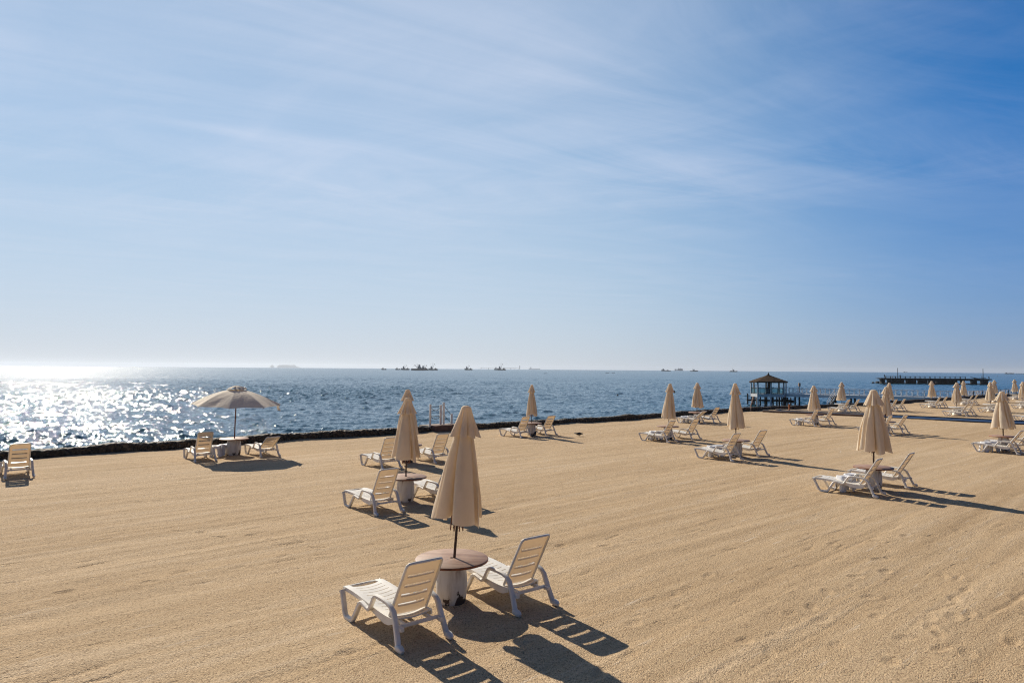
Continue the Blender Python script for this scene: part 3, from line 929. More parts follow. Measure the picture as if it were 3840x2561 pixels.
# the third, mostly hidden
table('round wooden table hidden behind the second parasol canopy', -3.72, 24.59, rz=10)
parasol('closed parasol of which only the tip shows above the second parasol', -3.72, 24.59, 2.62, 1, 10)
lounger('lounger just below the sea wall with its back partly behind the second parasol', -4.50, 23.70, -48, 62)
lounger('lounger standing in front of the white rope posts', -2.93, 25.2, -50, 62)
# the open parasol
_t = table('round wooden table on a bulging white drum under the open parasol', -10.61, 26.25, rz=60)
for ch in _t.children:
    if ch.name.startswith('drum_base'): ch.scale = (1.18, 1.18, 1)
make_open_parasol(-10.61, 26.25)
lounger('upright lounger beside two stools under the open parasol', -11.36, 25.05, -50, 64)
lounger('lounger with its back laid low beside the open parasol table', -9.62, 26.50, -48, 33)
stool('greyish stool between the upright lounger and the table of the open parasol', -11.12, 25.85, 20)
stool('pale stool touching the drum table of the open parasol', -10.98, 26.28, 50)
lounger('lone lounger at the edge of the photo with no table beside it', -15.26, 21.22, -47, 62)
# by the birds
table('round wooden table against the wall beside the two black birds', 1.02, 34.75, rz=33)
parasol('slim closed parasol alone before open water, two black birds near it', 1.02, 34.75, 2.58, 2, 60, w=.80)
lounger('lounger with a black bird sitting under its back', .22, 34.35, -46, 62)
lounger('lounger between the wall and the black bird on open sand', 1.56, 35.55, -48, 62)
# three parasols in a cluster
table('round wooden table with two stools tucked under, in the cluster of three parasols', 7.63, 33.4, rz=12)
parasol('closed parasol beside the dark buoy, first of the cluster of three', 7.64, 33.4, 2.72, 1, 100, (0, 1.6), .88)
lounger('lounger with two stools by its foot end, before the parasol with the buoy', 6.98, 32.62, -44, 62)
lounger('lounger between the two wooden tables of the cluster of three parasols', 8.52, 34.0, -46, 60)
stool('stool behind the foot of the lounger below the buoy', 6.86, 33.18, 10)
stool('stool nearest the wooden table below the buoy', 7.26, 33.32, 40)
table('round wooden table touching the wall, smallest of the cluster of three parasols', 11.98, 44.3, rz=80)
parasol('smallest closed parasol of the cluster of three, close to the wall', 11.99, 44.3, 2.56, 1, 200)
lounger('lounger with its back laid low beside the wall, behind the cluster', 11.42, 43.62, -48, 40)
lounger('upright lounger next to the wall behind the cluster of three parasols', 12.70, 44.55, -50, 62)
stool('stool near the low backed lounger by the wall', 11.10, 44.05, 30)
stool('stool under the table of the smallest cluster parasol', 11.50, 44.25, 5)
table('round wooden table beneath the largest parasol of the cluster of three', 8.85, 27.0, rz=140)
parasol('largest closed parasol of the cluster of three, its hem hanging long', 8.85, 27.0, 2.88, 1, 310, (0, -1.4), .86)
lounger('lounger with a stool beside its footrest, before the largest cluster parasol', 7.95, 26.27, -46, 61)
lounger('lounger standing clear on the sand behind the largest cluster parasol table', 9.52, 27.80, -49, 61)
stool('stool with a rounded seat beside the lounger of the largest cluster parasol', 7.90, 27.0, 15)
stool('stool half hidden under the largest cluster parasol table', 8.22, 27.18, 60)
# the set on the open sand
table('reddish wooden table with two grey stools, alone on the open sand', 10.42, 19.76, rz=5)
parasol('tall closed parasol with a wide hem above the reddish table and two stools', 10.42, 19.76, 2.86, 1, 165, w=1.14)
lounger('lounger lying side on in front of the two grey stools', 9.47, 19.24, -45, 60)
lounger('lounger behind the reddish table, its back clear against the sand', 11.19, 20.68, -47, 60)
stool('grey stool with one raised edge beside the side on lounger', 9.46, 19.52, 10)
stool('grey stool next to the reddish table', 9.86, 19.92, 30)
# in front of the canal
table('round wooden table between two loungers in front of the blue channel', 18.94, 42.8, rz=15)
parasol('closed parasol standing just in front of the blue channel and the walkway', 18.94, 42.8, 2.46, 1, 77)
lounger('lounger with a stool at its side before the blue channel', 18.20, 42.40, -46, 62)
lounger('lounger between the blue channel parasol and the tall wide hemmed parasol', 19.62, 43.45, -48, 62)
stool('stool beside the lounger before the blue channel', 17.98, 42.75, 12)
table('round wooden table mostly hidden by the tall wide hemmed parasol', 20.42, 37.45, rz=44)
parasol('closed parasol peeking out beside the tall wide hemmed parasol', 20.42, 37.45, 2.54, 1, 20, (0, 1.2), .92)
lounger('lounger showing only foot and back edge around the tall wide hemmed parasol', 19.62, 36.80, -48, 62)
lounger('lounger between the tall wide hemmed parasol and the blue channel', 21.10, 38.06, -48, 62)
# near the far end of the beach
table('reddish table with stools in front of the channel at the photo edge', 21.18, 29.5, rz=100)
parasol('wide hemmed closed parasol over a reddish table at the photo edge', 21.17, 29.5, 2.57, 1, 250, (0, -1.5), 1.12)
lounger('lounger with stools behind it at the photo edge, below the wide hemmed parasol', 20.57, 28.98, -45, 60)
lounger('lounger cut off by the photo edge behind the reddish table', 21.90, 30.1, -48, 60)
stool('stool resting behind the lounger at the photo edge', 20.25, 29.28, 15)
stool('stool next to the reddish table at the photo edge', 20.72, 29.42, 45)
lounger('lounger cut off by the photo edge just beyond the blue channel', 36.0, 47.6, -48, 60)

far_sets = [  # x, y, parasol height, variant, place
    (27.7, 57.4, 2.45, 1, 'beyond the blue channel below the walkway stairs'),
    (32.42, 58.84, 2.40, 2, 'behind the tall wide hemmed parasol, above the channel'),
    (39.63, 64.55, 2.50, 2, 'in front of the long dark pier, standing apart'),
    (34.72, 53.40, 2.55, 2, 'in front of the pier, nearer of a pair'),
    (46.39, 70.18, 2.45, 2, 'in front of the pier, farther of a pair'),
    (40.83, 58.35, 2.54, 2, 'past the pier tip, nearer of a pair'),
    (54.28, 76.86, 2.48, 2, 'past the pier tip, farther of a pair'),
    (62.35, 84.71, 2.49, 2, 'on the farthest strip of sand by the railing'),
    (48.03, 64.30, 2.50, 0, 'at the photo edge beside the railing')]
for i, (x, y, h, v, place) in enumerate(far_sets):
    table('white ribbed table ' + place, x, y, True, i * 23)
    parasol('closed parasol over a white table ' + place, x, y, h, v, 47 * i + 10)
    a = off(x, y, .22, -.92); b = off(x, y, .22, .95)
    lounger('lounger before the white table ' + place, *a, -47 - (i % 3), 60 + (i % 2) * 2)
    lounger('lounger behind the white table ' + place, *b, -48 - (i % 2), 61)

# ------------------------------------------------------------------ blue channel across the beach
def channel():
    root = thing('water_channel', 'shallow blue painted channel with pale kerbs crossing the sand from the wall', 'channel', (0, 0, 0))
    near = [(20.4, 55.6), (23.3, 53.5), (26.2, 51.0), (29.0, 48.4), (32.9, 44.7), (44, 34.0)]
    far = [(22.2, 57.6), (24.8, 55.8), (27.6, 53.3), (30.2, 50.9), (34.2, 47.2), (45.5, 36.6)]
    b = MB()
    n = len(near)
    b.add([(x, y, .035) for x, y in near] + [(x, y, .035) for x, y in far], [[i, i + 1, n + i + 1, n + i] for i in range(n - 1)])
    b.build('channel_floor', M['blue_paint'], root)
    k = MB()
    for a, c in zip(near[:2], near[1:3]): k.beam((*a, .145), (*c, .145), .14, .03)
    for a, c in zip(far[:2], far[1:3]): k.beam((*a, .145), (*c, .145), .14, .03)
    k.build('kerb', M['kerb'], root)
    w_ = MB()
    for a, c in zip(near[:2], near[1:3]): w_.beam((*a, .05), (*c, .05), .12, .16)
    w_.build('outer_wall', M['brown_block'], root)
    q = MB(); d = MB()
    for a, c in zip(near[2:-1], near[3:]):
        q.beam((*a, .02), (*c, .02), .06, .10); d.beam((a[0] - .04, a[1] - .04, -.02), (c[0] - .04, c[1] - .04, -.02), .10, .12)
    q.build('board', M['blue_paint'], root); d.build('base_strip', M['dark_wood'], root)
    f = MB(); e = MB()
    for a, c in zip(far[:-1], far[1:]): f.beam((*a, .03), (*c, .03), .10, .10)
    for a, c in zip(far[2:-1], far[3:]): e.beam((*a, .092), (*c, .092), .12, .02)  # dark strip along the far edge stands in for the bank's shadow
    f.build('inner_wall', M['blue_paint'], root); e.build('far_shade_strip', M['dark_wood'], root)
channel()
b = MB(); b.tube([(23.6, 58.2, -.1), (23.62, 58.22, .55)], .07, 10); b.build('orange_post', M['post_orange'], None, 40, .0)
tag(bpy.data.objects['orange_post'], 'short orange post standing against the wall behind the blue channel', 'post')
b = MB(); b.tube([(19.55, 56.1, -.1), (19.62, 56.1, .5), (19.85, 56.15, 1.22)], [.05, .045, .06], 8); o = b.build('leaning_stick', M['stick'], None, 50)
tag(o, 'pale weathered stick leaning over the wall near the thatched gazebo', 'stick')

# ------------------------------------------------------------------ landing with rope posts
root = thing('landing_block', 'brown block landing built onto the sea wall under the white rope posts', 'landing', (-3.45, 36.6, 0), R(40))
b = MB(); b.box((0, -.05, .12), (1.9, .62, .52)); b.build('block', M['brown_block'], root, 40, .02)
b = MB(); b.box((.1, .75, .27), (2.1, 1.0, .12)); b.build('slab', M['concrete'], root, 40, .02)
posts = [(-4.28, 36.05, .30, 1.18, 'white rope post at the seaward corner, standing apart from the pair'), (-3.78, 36.55, .34, 1.08, 'front white rope post of the close pair on the landing'),
         (-3.70, 37.35, .32, 1.20, 'rear white rope post of the close pair, slightly taller'), (-3.28, 37.55, -.10, 1.0, 'low white rope post going down to the water beside the biggest parasol')]
tops = []
for x, y, z, h, lab in posts:
    b = MB(); b.box((0, 0, h / 2), (.10, .10, h))
    o = b.build('rope_post', M['post_white'], None, 40, .012); o.location = (x, y, z); o.rotation_euler = (0, 0, R(25))
    tag(o, lab, 'post', 'white rope posts on the landing')
    tops.append(Vector((x, y, z + h)))
def rope(a, c, sag, lab):
    pts = []
    for i in range(15):
        q = i / 14; p = a.lerp(c, q); p.z -= sag * 4 * q * (1 - q); pts.append(p)
    b = MB(); b.tube(pts, .015, 6); tag(b.build('rope', M['rope'], None, 60), lab, 'rope', 'ropes strung between the posts')
dn = lambda v, d: v - Vector((0, 0, d))
rope(dn(tops[0], .12), dn(tops[1], .10), .20, 'upper sagging rope from the lone post to the front post')
rope(dn(tops[0], .58), dn(tops[1], .55), .20, 'lower sagging rope from the lone post to the front post')
rope(dn(tops[0], .10), dn(tops[2], .14), .05, 'upper rope from the lone post to the rear post')
rope(dn(tops[0], .60), dn(tops[2], .62), .08, 'lower rope from the lone post to the rear post')
rope(dn(tops[2], .15), dn(tops[3], .05), .05, 'upper rope descending to the low post')
rope(dn(tops[2], .62), dn(tops[3], .52), .05, 'lower rope descending to the low post')

# ------------------------------------------------------------------ thatched gazebo on piles
GX, GY, GYAW = 44.2, 117.6, R(-11)
FL = -.62                                     # floor height
HEX = [(-2.12, -1.9), (2.12, -1.9), (2.86, .2), (2.12, 2.3), (-2.12, 2.3), (-2.86, .2)]
g = thing('thatched_gazebo', 'white gazebo with a dark thatched roof standing on piles in the sea', 'gazebo', (GX, GY, 0), GYAW)
b = MB()
nh = len(HEX)
b.add([(x * 1.03, y * 1.03, FL - .50) for x, y in HEX] + [(x * 1.03, y * 1.03, FL) for x, y in HEX],
      [list(range(nh))[::-1], list(range(nh, 2 * nh))] + [[i, (i + 1) % nh, nh + (i + 1) % nh, nh + i] for i in range(nh)])
b.build('floor_slab', M['white_paint'], g)
cols = HEX + [(0, -1.9), (0, 2.3)]
for x, y in cols:
    b = MB(); b.box((x, y, FL + 1.0), (.17, .17, 2.0)); b.build('column', M['white_paint'], g)
def rail_bay(p, q, glass=True):
    p, q = Vector((*p, 0)), Vector((*q, 0)); d = (q - p).normalized(); p = p + d * .10; q = q - d * .10
    b = MB(); mid = (p + q) / 2
    up = lambda v, z: Vector((v.x, v.y, z))
    b.beam(up(p, FL + .93), up(q, FL + .93), .06, .06); b.beam(up(p, FL + .06), up(q, FL + .06), .05, .05)
    for v in (p + d * .03, mid, q - d * .03): b.beam(up(v, FL), up(v, FL + .93), .07, .07, (1, 0, 0))
    for v in (p + d * .03, q - d * .03): b.beam(up(v, FL + .93), up(v, FL + 1.95), .07, .07, (1, 0, 0))
    b.beam(up(p, FL + 1.93), up(q, FL + 1.93), .05, .06)
    o = b.build('railing', M['dark_wood'], g)
    if glass:
        n_ = Vector((-d.y, d.x, 0)) * .0
        gl = MB(); gl.beam(up(p, FL + .49), up(q, FL + .49), .012, .80); gl.build('glass_pane', M['glass'], o)
for i in range(nh):
    a, c = HEX[i], HEX[(i + 1) % nh]
    if i in (0, 3):
        m_ = ((a[0] + c[0]) / 2, a[1]); rail_bay(a, m_); rail_bay(m_, c)
    elif i == 1: pass
    else: rail_bay(a, c)
b = MB(); b.box((-.05, 1.0, FL + .3), (.55, .5, .6)); b.box((-.05, 1.25, FL + .75), (.55, .12, .5)); b.box((.35, 1.5, FL + 1.0), (.5, .3, 2.0)); b.build('dark_cabinet', M['dark_wood'], g, 40, .02)
# roof: layered thatch on a hip, bulging slightly
n = 96; m = 22; P = np.zeros((m, n + 1, 3)); rg = np.random.default_rng(3); jit = rg.uniform(-1, 1, (m, n))
def hexr(a):
    best = 9
    for i in range(nh):
        (x0, y0), (x1, y1) = HEX[i], HEX[(i + 1) % nh]
        y0 -= .2; y1 -= .2
        dx, dy = math.cos(a), math.sin(a); ex, ey = x1 - x0, y1 - y0
        den = dx * ey - dy * ex
        if abs(den) < 1e-6: continue
        t_ = (x0 * ey - y0 * ex) / den; u_ = (x0 * dy - y0 * dx) / den
        if t_ > 0 and -1e-6 <= u_ <= 1 + 1e-6: best = min(best, t_)
    return best
for j in range(n + 1):
    a = 2 * PI * (j % n) / n
    re = .65 * (hexr(a) + .42) + .35 * 3.0
    for i in range(m):
        t_ = i / (m - 3) if i < m - 2 else 1.0
        step = .035 * ((t_ * 7) % 1.0)
        r_ = .05 + (re - .05) * t_ + .03 * jit[i, j % n] * t_
        z = 2.66 - 1.22 * (t_ ** .80) + .06 * math.sin(PI * t_) + step + .02 * jit[i, j % n]
        if i == m - 2: z -= .16
        if i == m - 1: r_ *= .82; z -= .10
        P[i, j] = (r_ * math.cos(a), r_ * math.sin(a) + .2, z)
rf = grid_object('roof', P, M['thatch'], g)
b = MB(); b.lathe([(.30, 2.45), (.20, 2.62), (.10, 2.80), (.07, 2.92), (.015, 3.05)], 12, (0, .2, 0)); b.build('roof_finial', M['thatch'], rf, 60)
b = MB()
hx = [(x * 1.02, y * 1.02) for x, y in HEX]
for i in range(nh): b.beam((*hx[i], FL + 1.98), (*hx[(i + 1) % nh], FL + 1.98), .16, .14)
b.build('eave_beam', M['white_paint'], g)
for x, y in [(-2.1, -1.85), (2.1, -1.85), (2.7, .2), (2.1, 2.2), (-2.1, 2.2), (-2.7, .2), (0, -1.85), (0, 2.2)]:
    b = MB(); b.tube([(x, y, FL - .5), (x, y, SEA - 1)], .15, 10); b.build('pile', M['white_paint' if (y < 0 and x < 1) else 'dark_wood'], g, 60)

# old dark jetty under the gazebo
j = thing('old_jetty', 'dark broken timber jetty on leaning piles beneath the thatched gazebo', 'jetty', (GX, GY, 0), GYAW)
b = MB(); b.beam((-3.5, .9, -1.80), (3.9, .9, -1.85), .5, .28); b.beam((-3.3, 2.2, -1.84), (4.1, 2.2, -1.86), .3, .22); b.beam((2.3, .9, -1.70), (4.2, .9, -2.0), .6, .5)
b.build('beam', M['dark_wood'], j, 40, .02)
for x, y, dx, zt in [(-3.35, .8, 0, -.65), (-1.75, .9, .22, -1.3), (-1.25, .9, 0, -1.2), (-.45, 1.0, 0, -1.2), (.45, .9, -.35, -1.15), (.85, .9, 0, -1.2), (1.5, 1.0, 0, -1.2), (2.3, .9, 0, -1.2), (3.0, 1.1, 0, -1.2), (3.35, 1.1, .1, -1.25), (3.8, 1.2, 0, -1.3)]:
    b = MB(); b.tube([(x - dx, y, zt), (x + dx * .6, y, SEA - 1)], [.12, .14], 9); b.build('pile', M['dark_wood'], j, 60)

# ------------------------------------------------------------------ walkway from the shore to the gazebo
A = Vector((46.9, 116.6, -.62)); B_ = Vector((66.5, 95.6, -.35))
wk = thing('walkway', 'white walkway with criss cross railings leading from the shore to the gazebo', 'walkway', (0, 0, 0))
ax = (B_ - A); L = ax.length; ax.normalize(); sd = ax.cross(Vector((0, 0, 1))).normalized()
b = MB(); b.beam(A, B_, 2.0, .12); b.build('deck', M['white_paint'], wk)
for s_ in (-1, 1):
    b = MB(); b.beam(A + sd * s_ * 1.04 - Vector((0, 0, .20)), B_ + sd * s_ * 1.04 - Vector((0, 0, .20)), .07, .46); b.build('fascia', M['white_paint'], wk)
def lattice_rail(name, pts, parent, mat, h=.92, bay=1.55, z0=0.0, bar=.045):
    """posts, two rails and crossed braces along a polyline"""
    b = MB()
    for a, c in zip(pts[:-1], pts[1:]):
        a, c = Vector(a), Vector(c); n_ = max(1, round((c - a).length / bay))
        for i in range(n_):
            p = a.lerp(c, i / n_); q = a.lerp(c, (i + 1) / n_); U = Vector((0, 0, 1))
            b.beam(p, p + U * (h + .05), bar * 1.5, bar * 1.5, (1, 0, 0))
            b.beam(p + U * h, q + U * h, bar * 1.3, bar)
            b.beam(p + U * .12, q + U * .12, bar, bar)
            m1 = p.lerp(q, .5)
            b.beam(p + U * .14, q + U * (h - .04), bar * .6, bar * .6); b.beam(q + U * .14, p + U * (h - .04), bar * .62, bar * .58)
            b.beam(m1 + U * .12, m1 + U * h, bar * .8, bar * .8, (1, 0, 0))
        b.beam(c, c + Vector((0, 0, h + .05)), bar * 1.5, bar * 1.5, (1, 0, 0))
    return b.build(name, mat, parent)
for s_ in (-1, 1):
    lattice_rail('railing', [A + sd * s_ * .98 + Vector((0, 0, .06)), B_ + sd * s_ * .98 + Vector((0, 0, .06))], wk, M['white_paint'])
for k_ in range(9):
    p = A.lerp(B_, (k_ + .6) / 9.6)
    for s_ in (-1, 1):
        b = MB(); b.tube([p + sd * s_ * .8 - Vector((0, 0, .1)), p + sd * s_ * .8 + Vector((0, 0, -5))], .14, 8)
        b.build('pile', M['dark_wood'], wk, 60)
# stairs going down beside the walkway
P0 = A.lerp(B_, .30) + sd * 1.0
st_ = thing('stairs', 'dark stairs with a pale handrail descending from the walkway to the water', 'stairs', (0, 0, 0))
e1 = P0 + sd * 0.2; dirx = Vector((-.75, -.66, 0)).normalized()
b = MB()
for s_ in (-.5, .5):
    o_ = Vector((0, s_, 0)); b.beam(e1 + o_ - Vector((0, 0, .1)), e1 + o_ + dirx * 2.9 - Vector((0, 0, 2.0)), .10, .30)
for q in range(8):
    p = e1 + dirx * (.35 * q + .15) - Vector((0, 0, .15 + .235 * q)); b.box(p, (.30, 1.0, .04))
b.build('flight', M['dark_wood'], st_)
b = MB()
for s_ in (-.55, .55):
    o_ = Vector((0, s_, 0)); a_ = e1 + o_ + Vector((0, 0, .85)); c_ = e1 + o_ + dirx * 2.6 + Vector((0, 0, -.85))
    b.beam(a_, c_, .05, .05); b.beam(a_ - Vector((0, 0, .4)), c_ - Vector((0, 0, .4)), .04, .04)
    b.beam(c_ - Vector((0, 0, 1.1)), c_ + Vector((0, 0, .03)), .06, .06, (1, 0, 0)); b.beam(a_ - Vector((0, 0, .95)), a_ + Vector((0, 0, .03)), .06, .06, (1, 0, 0))
b.build('handrail', M['white_paint'], st_)
b = MB(); b.box((0, 0, 0), (4.2, 1.6, .16))
o = b.build('floating_platform', M['dark_wood'], None, 40, .02); o.location = (46.7, 101.5, -2.2); o.rotation_euler = (0, 0, R(-20)); tag(o, 'low dark platform floating under the walkway', 'platform')
b = MB(); b.tube([(47.8, 113.6, -.3), (47.8, 113.6, .9)], .05, 8); b.box((47.8, 113.6, 1.05), (.34, .2, .55))
tag(b.build('sign_post', M['stick'], None, 40), 'small reddish sign on a pole rising behind the walkway railing', 'sign')
# railing on top of the sea wall past the walkway
fpts = []
for x in np.linspace(53.5, 104, 20):
    fpts.append((x, wall_y(x) + .25, .33))
o = lattice_rail('shore_railing', fpts, None, M['white_paint'], h=.62, bay=1.5, bar=.040)
tag(o, 'white criss cross railing on top of the sea wall past the walkway', 'railing')

# ------------------------------------------------------------------ people, birds
def person(name, label, joints, edges, radii, mat, loc, rz=0):
    """one skinned body: joints in metres"""
    me = bpy.data.meshes.new(name); me.from_pydata(joints, edges, [])
    o = link(bpy.data.objects.new(name, me))
    md = o.modifiers.new('skin', 'SKIN'); md.use_smooth_shade = True
    for v, r_ in zip(me.skin_vertices[0].data, radii): v.radius = (r_, r_)
    me.skin_vertices[0].data[0].use_root = True
    sb = o.modifiers.new('sub', 'SUBSURF'); sb.levels = 1; sb.render_levels = 1
    me.materials.append(mat)
    o.location = loc; o.rotation_euler = (0, 0, rz)
    return tag(o, label, 'person')
STAND = ([(0, 0, .92), (0, 0, 1.18), (0, 0, 1.42), (0, .01, 1.52), (0, .03, 1.66), (-.10, 0, .86), (-.11, .02, .48), (-.11, 0, .06), (-.11, .13, .03), (.10, 0, .86), (.11, .02, .48), (.11, 0, .06), (.11, .13, .03),
          (-.20, 0, 1.40), (-.25, .05, 1.14), (-.20, .25, 1.02), (.20, 0, 1.40), (.25, .05, 1.14), (.20, .25, 1.02)],
         [(0, 1), (1, 2), (2, 3), (3, 4), (0, 5), (5, 6), (6, 7), (7, 8), (0, 9), (9, 10), (10, 11), (11, 12), (2, 13), (13, 14), (14, 15), (2, 16), (16, 17), (17, 18)],
         [.15, .15, .16, .06, .11, .10, .07, .05, .04, .10, .07, .05, .04, .07, .05, .035, .07, .05, .035])
SIT = ([(0, 0, .46), (0, .02, .72), (0, .05, .96), (0, .08, 1.06), (0, .11, 1.20), (-.10, .08, .46), (-.12, .45, .50), (-.12, .48, .06), (-.12, .60, .03), (.10, .08, .46), (.12, .45, .50), (.12, .48, .06), (.12, .60, .03),
        (-.20, .05, .94), (-.25, .18, .72), (-.18, .38, .62), (.20, .05, .94), (.25, .18, .72), (.18, .38, .62)], STAND[1], STAND[2])

# ------------------------------------------------------------------ long dark pier
def polar(b_, d): return (d * math.sin(R(b_)), d * math.cos(R(b_)))
PL, PR = Vector((*polar(28.25, 381), 0)), Vector((*polar(34.95, 396), 0))
pr = thing('long_pier', 'long black concrete pier on thick piles with two tall poles far out on the water', 'pier', (0, 0, 0))
ax = PR - PL; L = ax.length; ax.normalize(); nx = Vector((-ax.y, ax.x, 0))
dz = -.25
b = MB(); b.beam(PL + Vector((0, 0, dz)), PR + Vector((0, 0, dz)), 5.0, .55); b.beam(PL + ax * 1 + Vector((0, 0, dz - .45)) - nx * 2.2, PR - ax * 1 + Vector((0, 0, dz - .45)) - nx * 2.2, .5, .45)
b.beam(PL - ax * 1.2 + Vector((0, 0, dz)), PL + ax * .2 + Vector((0, 0, dz)), 3.0, .3)
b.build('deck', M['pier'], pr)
b = MB(); b.beam(PL + ax * 2 + Vector((0, 0, SEA + .25)), PR - ax * 3 + Vector((0, 0, SEA + .25)), 4.2, .30); b.build('lower_beam', M['pier'], pr)
for f, w_ in [(.02, .8), (.04, .8), (.095, 1.6), (.118, .7), (.14, .7), (.18, 3.0), (.205, 2.4), (.26, .6), (.295, 3.0), (.32, 1.6), (.385, 2.4), (.41, .8), (.43, .6), (.465, .6), (.50, 1.0), (.54, .9), (.575, 1.4), (.615, 1.8), (.65, 2.0), (.69, 1.6), (.76, 1.0), (.86, 2.0), (.945, 1.8), (.965, 1.0)]:
    p = PL + ax * (f * L)
    b = MB(); b.box((0, 0, 0), (w_ * .8, 3.6, 3.0), Matrix.Rotation(math.atan2(ax.y, ax.x), 3, 'Z'))
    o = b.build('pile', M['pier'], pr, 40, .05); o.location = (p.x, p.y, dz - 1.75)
b = MB()
for q in range(17):
    p = PL + ax * (L * (.05 + .72 * q / 16)) - nx * 2.2 + Vector((0, 0, dz + .25)); b.beam(p, p + Vector((0, 0, 1.0)), .32 if q % 3 else .5, .25, (1, 0, 0))
b.beam(PL + ax * (L * .05) - nx * 2.2 + Vector((0, 0, dz + 1.15)), PL + ax * (L * .77) - nx * 2.2 + Vector((0, 0, dz + 1.15)), .12, .12)
b.beam(PL + ax * (L * .05) - nx * 2.2 + Vector((0, 0, dz + .75)), PL + ax * (L * .40) - nx * 2.2 + Vector((0, 0, dz + .75)), .10, .10)
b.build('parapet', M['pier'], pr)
for f in (.175, .945):
    p = PL + ax * (f * L) + Vector((0, 0, dz + .2)); b = MB(); b.tube([p, p + Vector((0, 0, 5.0))], [.16, .11], 8); b.build('pole', M['pier'], pr, 60)
b = MB()
p = PL + ax * (L * .865) + Vector((0, 0, dz + .4)); b.beam(p, p + ax * 5 + Vector((0, 0, .2)), .6, .3); b.beam(p - ax * 1.5 + Vector((0, 0, .6)), p + ax * 1.5 + Vector((0, 0, .0)), .4, .3)
b.build('debris', M['pier'], pr)
rzp = math.atan2(ax.y, ax.x)
def on_pier(f, w_=-1.2): p = PL + ax * (f * L) + nx * w_; return (p.x, p.y, dz + .27)
person('person', 'person in dark clothes standing at the open end of the long pier', *STAND, M['skin_dark'], on_pier(.045), rzp)
person('person', 'person in a pale shirt sitting by the pier parapet', *SIT, M['shirt'], on_pier(.115, -2.5), rzp + .6)
person('person', 'person in dark clothes standing beside the pole in the pier parapet', *STAND, M['skin_dark'], on_pier(.19), rzp)
person('person', 'person in dark clothes standing with bent arms near the far pole of the pier', *STAND, M['skin_dark'], on_pier(.925), rzp + 1.2)
person('person', 'person in dark clothes sitting at the very tip of the pier', *SIT, M['skin_dark'], on_pier(.985), rzp - .7)

def rock(label, x, y, s_, sz):
    bm = bmesh.new(); bmesh.ops.create_icosphere(bm, subdivisions=3, radius=1)
    rg = random.Random(int(x * 10))
    ph = [rg.uniform(0, 6) for _ in range(6)]
    for v in bm.verts:
        c = v.co
        d = 1 + .18 * math.sin(3 * c.x + ph[0]) * math.sin(3.3 * c.y + ph[1]) + .10 * math.sin(7 * c.z + ph[2]) * math.sin(6 * c.x + ph[3])
        v.co = Vector((c.x * s_, c.y * s_, c.z * sz)) * d
    o = bm_object('rock', bm, M['rock'], None, 50); o.location = (x, y, SEA)
    tag(o, label, 'rock', 'rocks beside the pier')
rock('long flat rock farther from the end of the pier', *polar(27.86, 390), .65, .7)
rock('taller rock close to the end of the pier', *polar(28.15, 388), .9, 1.0)

def buoy(label, b_, d, r_):
    b = MB(); b.lathe([(.02, -r_ * .7), (r_ * .7, -r_ * .6), (r_, 0), (r_ * .85, r_ * .5), (r_ * .4, r_ * .9), (r_ * .12, r_), (r_ * .12, r_ * 1.4)], 16)
    o = b.build('buoy', M['dark_wood'], None, 60); o.location = (*polar(b_, d), SEA + r_ * .35); tag(o, label, 'buoy', 'dark buoys floating off the beach')
buoy('small dark buoy alone on the open water', 8.81, 159, .24)
buoy('larger dark buoy right beside the closed parasol of the cluster', 13.36, 188, .36)

def small_boat(name, label, b_, d, length, rz, mat, crew=0, cat='boat'):
    x, y = polar(b_, d)
    root = thing(name, label, cat, (x, y, SEA + .02 - d * d / (2 * EARTH)), R(rz))
    hull = []
    for i, (t_, w_, z1, zk) in enumerate([(-.5, .62, .42, .0), (-.3, .9, .38, -.2), (0, 1.0, .38, -.25), (.3, .72, .46, -.2), (.45, .30, .60, .0), (.5, .04, .68, .25)]):
        s_ = length; w2 = w_ * length * .15; k_ = min(1.3, length * .16 + .4)
        hull.append([(t_ * s_, -w2, z1 * k_), (t_ * s_, -w2 * .75, (zk * .4) * k_), (t_ * s_, 0, zk * k_), (t_ * s_, w2 * .75, (zk * .4) * k_), (t_ * s_, w2, z1 * k_), (t_ * s_, 0, (z1 - .12) * k_)])
    b = MB(); vs = [p for r_ in hull for p in r_]; k = 6
    b.add(vs, [[i * k + j_, i * k + (j_ + 1) % k, (i + 1) * k + (j_ + 1) % k, (i + 1) * k + j_] for i in range(5) for j_ in range(k)] + [list(range(k))[::-1], [5 * k + q for q in range(k)]])
    b.build('hull', mat, root, 40)
    b = MB(); kk = min(1.3, length * .16 + .4)
    b.box((-.38 * length, 0, .45 * kk), (.10 * length, .12 * length, .35 * kk)); b.box((.02 * length, 0, .36 * kk), (.06 * length, .24 * length, .10 * kk)); b.build('engine', M['dark_wood'], root, 40, .02)
    return root
jk = small_boat('jet_ski', 'small white craft with a dark rider in front of the long pier', 28.66, 338, 2.9, 190, M['ship_white'], cat='jet ski')
x, y = polar(28.66, 338)
person('person', 'person in dark clothes riding the white craft in front of the pier', *SIT, M['skin_dark'], (x, y, SEA + .05), R(100))
small_boat('motor_boat', 'small white motor boat out on the water between the wall and the tanker', 2.81, 840, 4.2, 20, M['ship_white'])
small_boat('rowing_boat', 'larger of two low dark boats lying close together off the beach', 7.97, 1090, 6.2, 170, M['hull_dark'])
small_boat('rowing_boat', 'smaller of two low dark boats lying close together off the beach', 8.45, 1070, 4.6, 185, M['hull_dark'])
small_boat('motor_boat', 'tiny pale boat far out beyond the tip of the pier', 35.4, 1200, 4.0, 60, M['ship_white'])

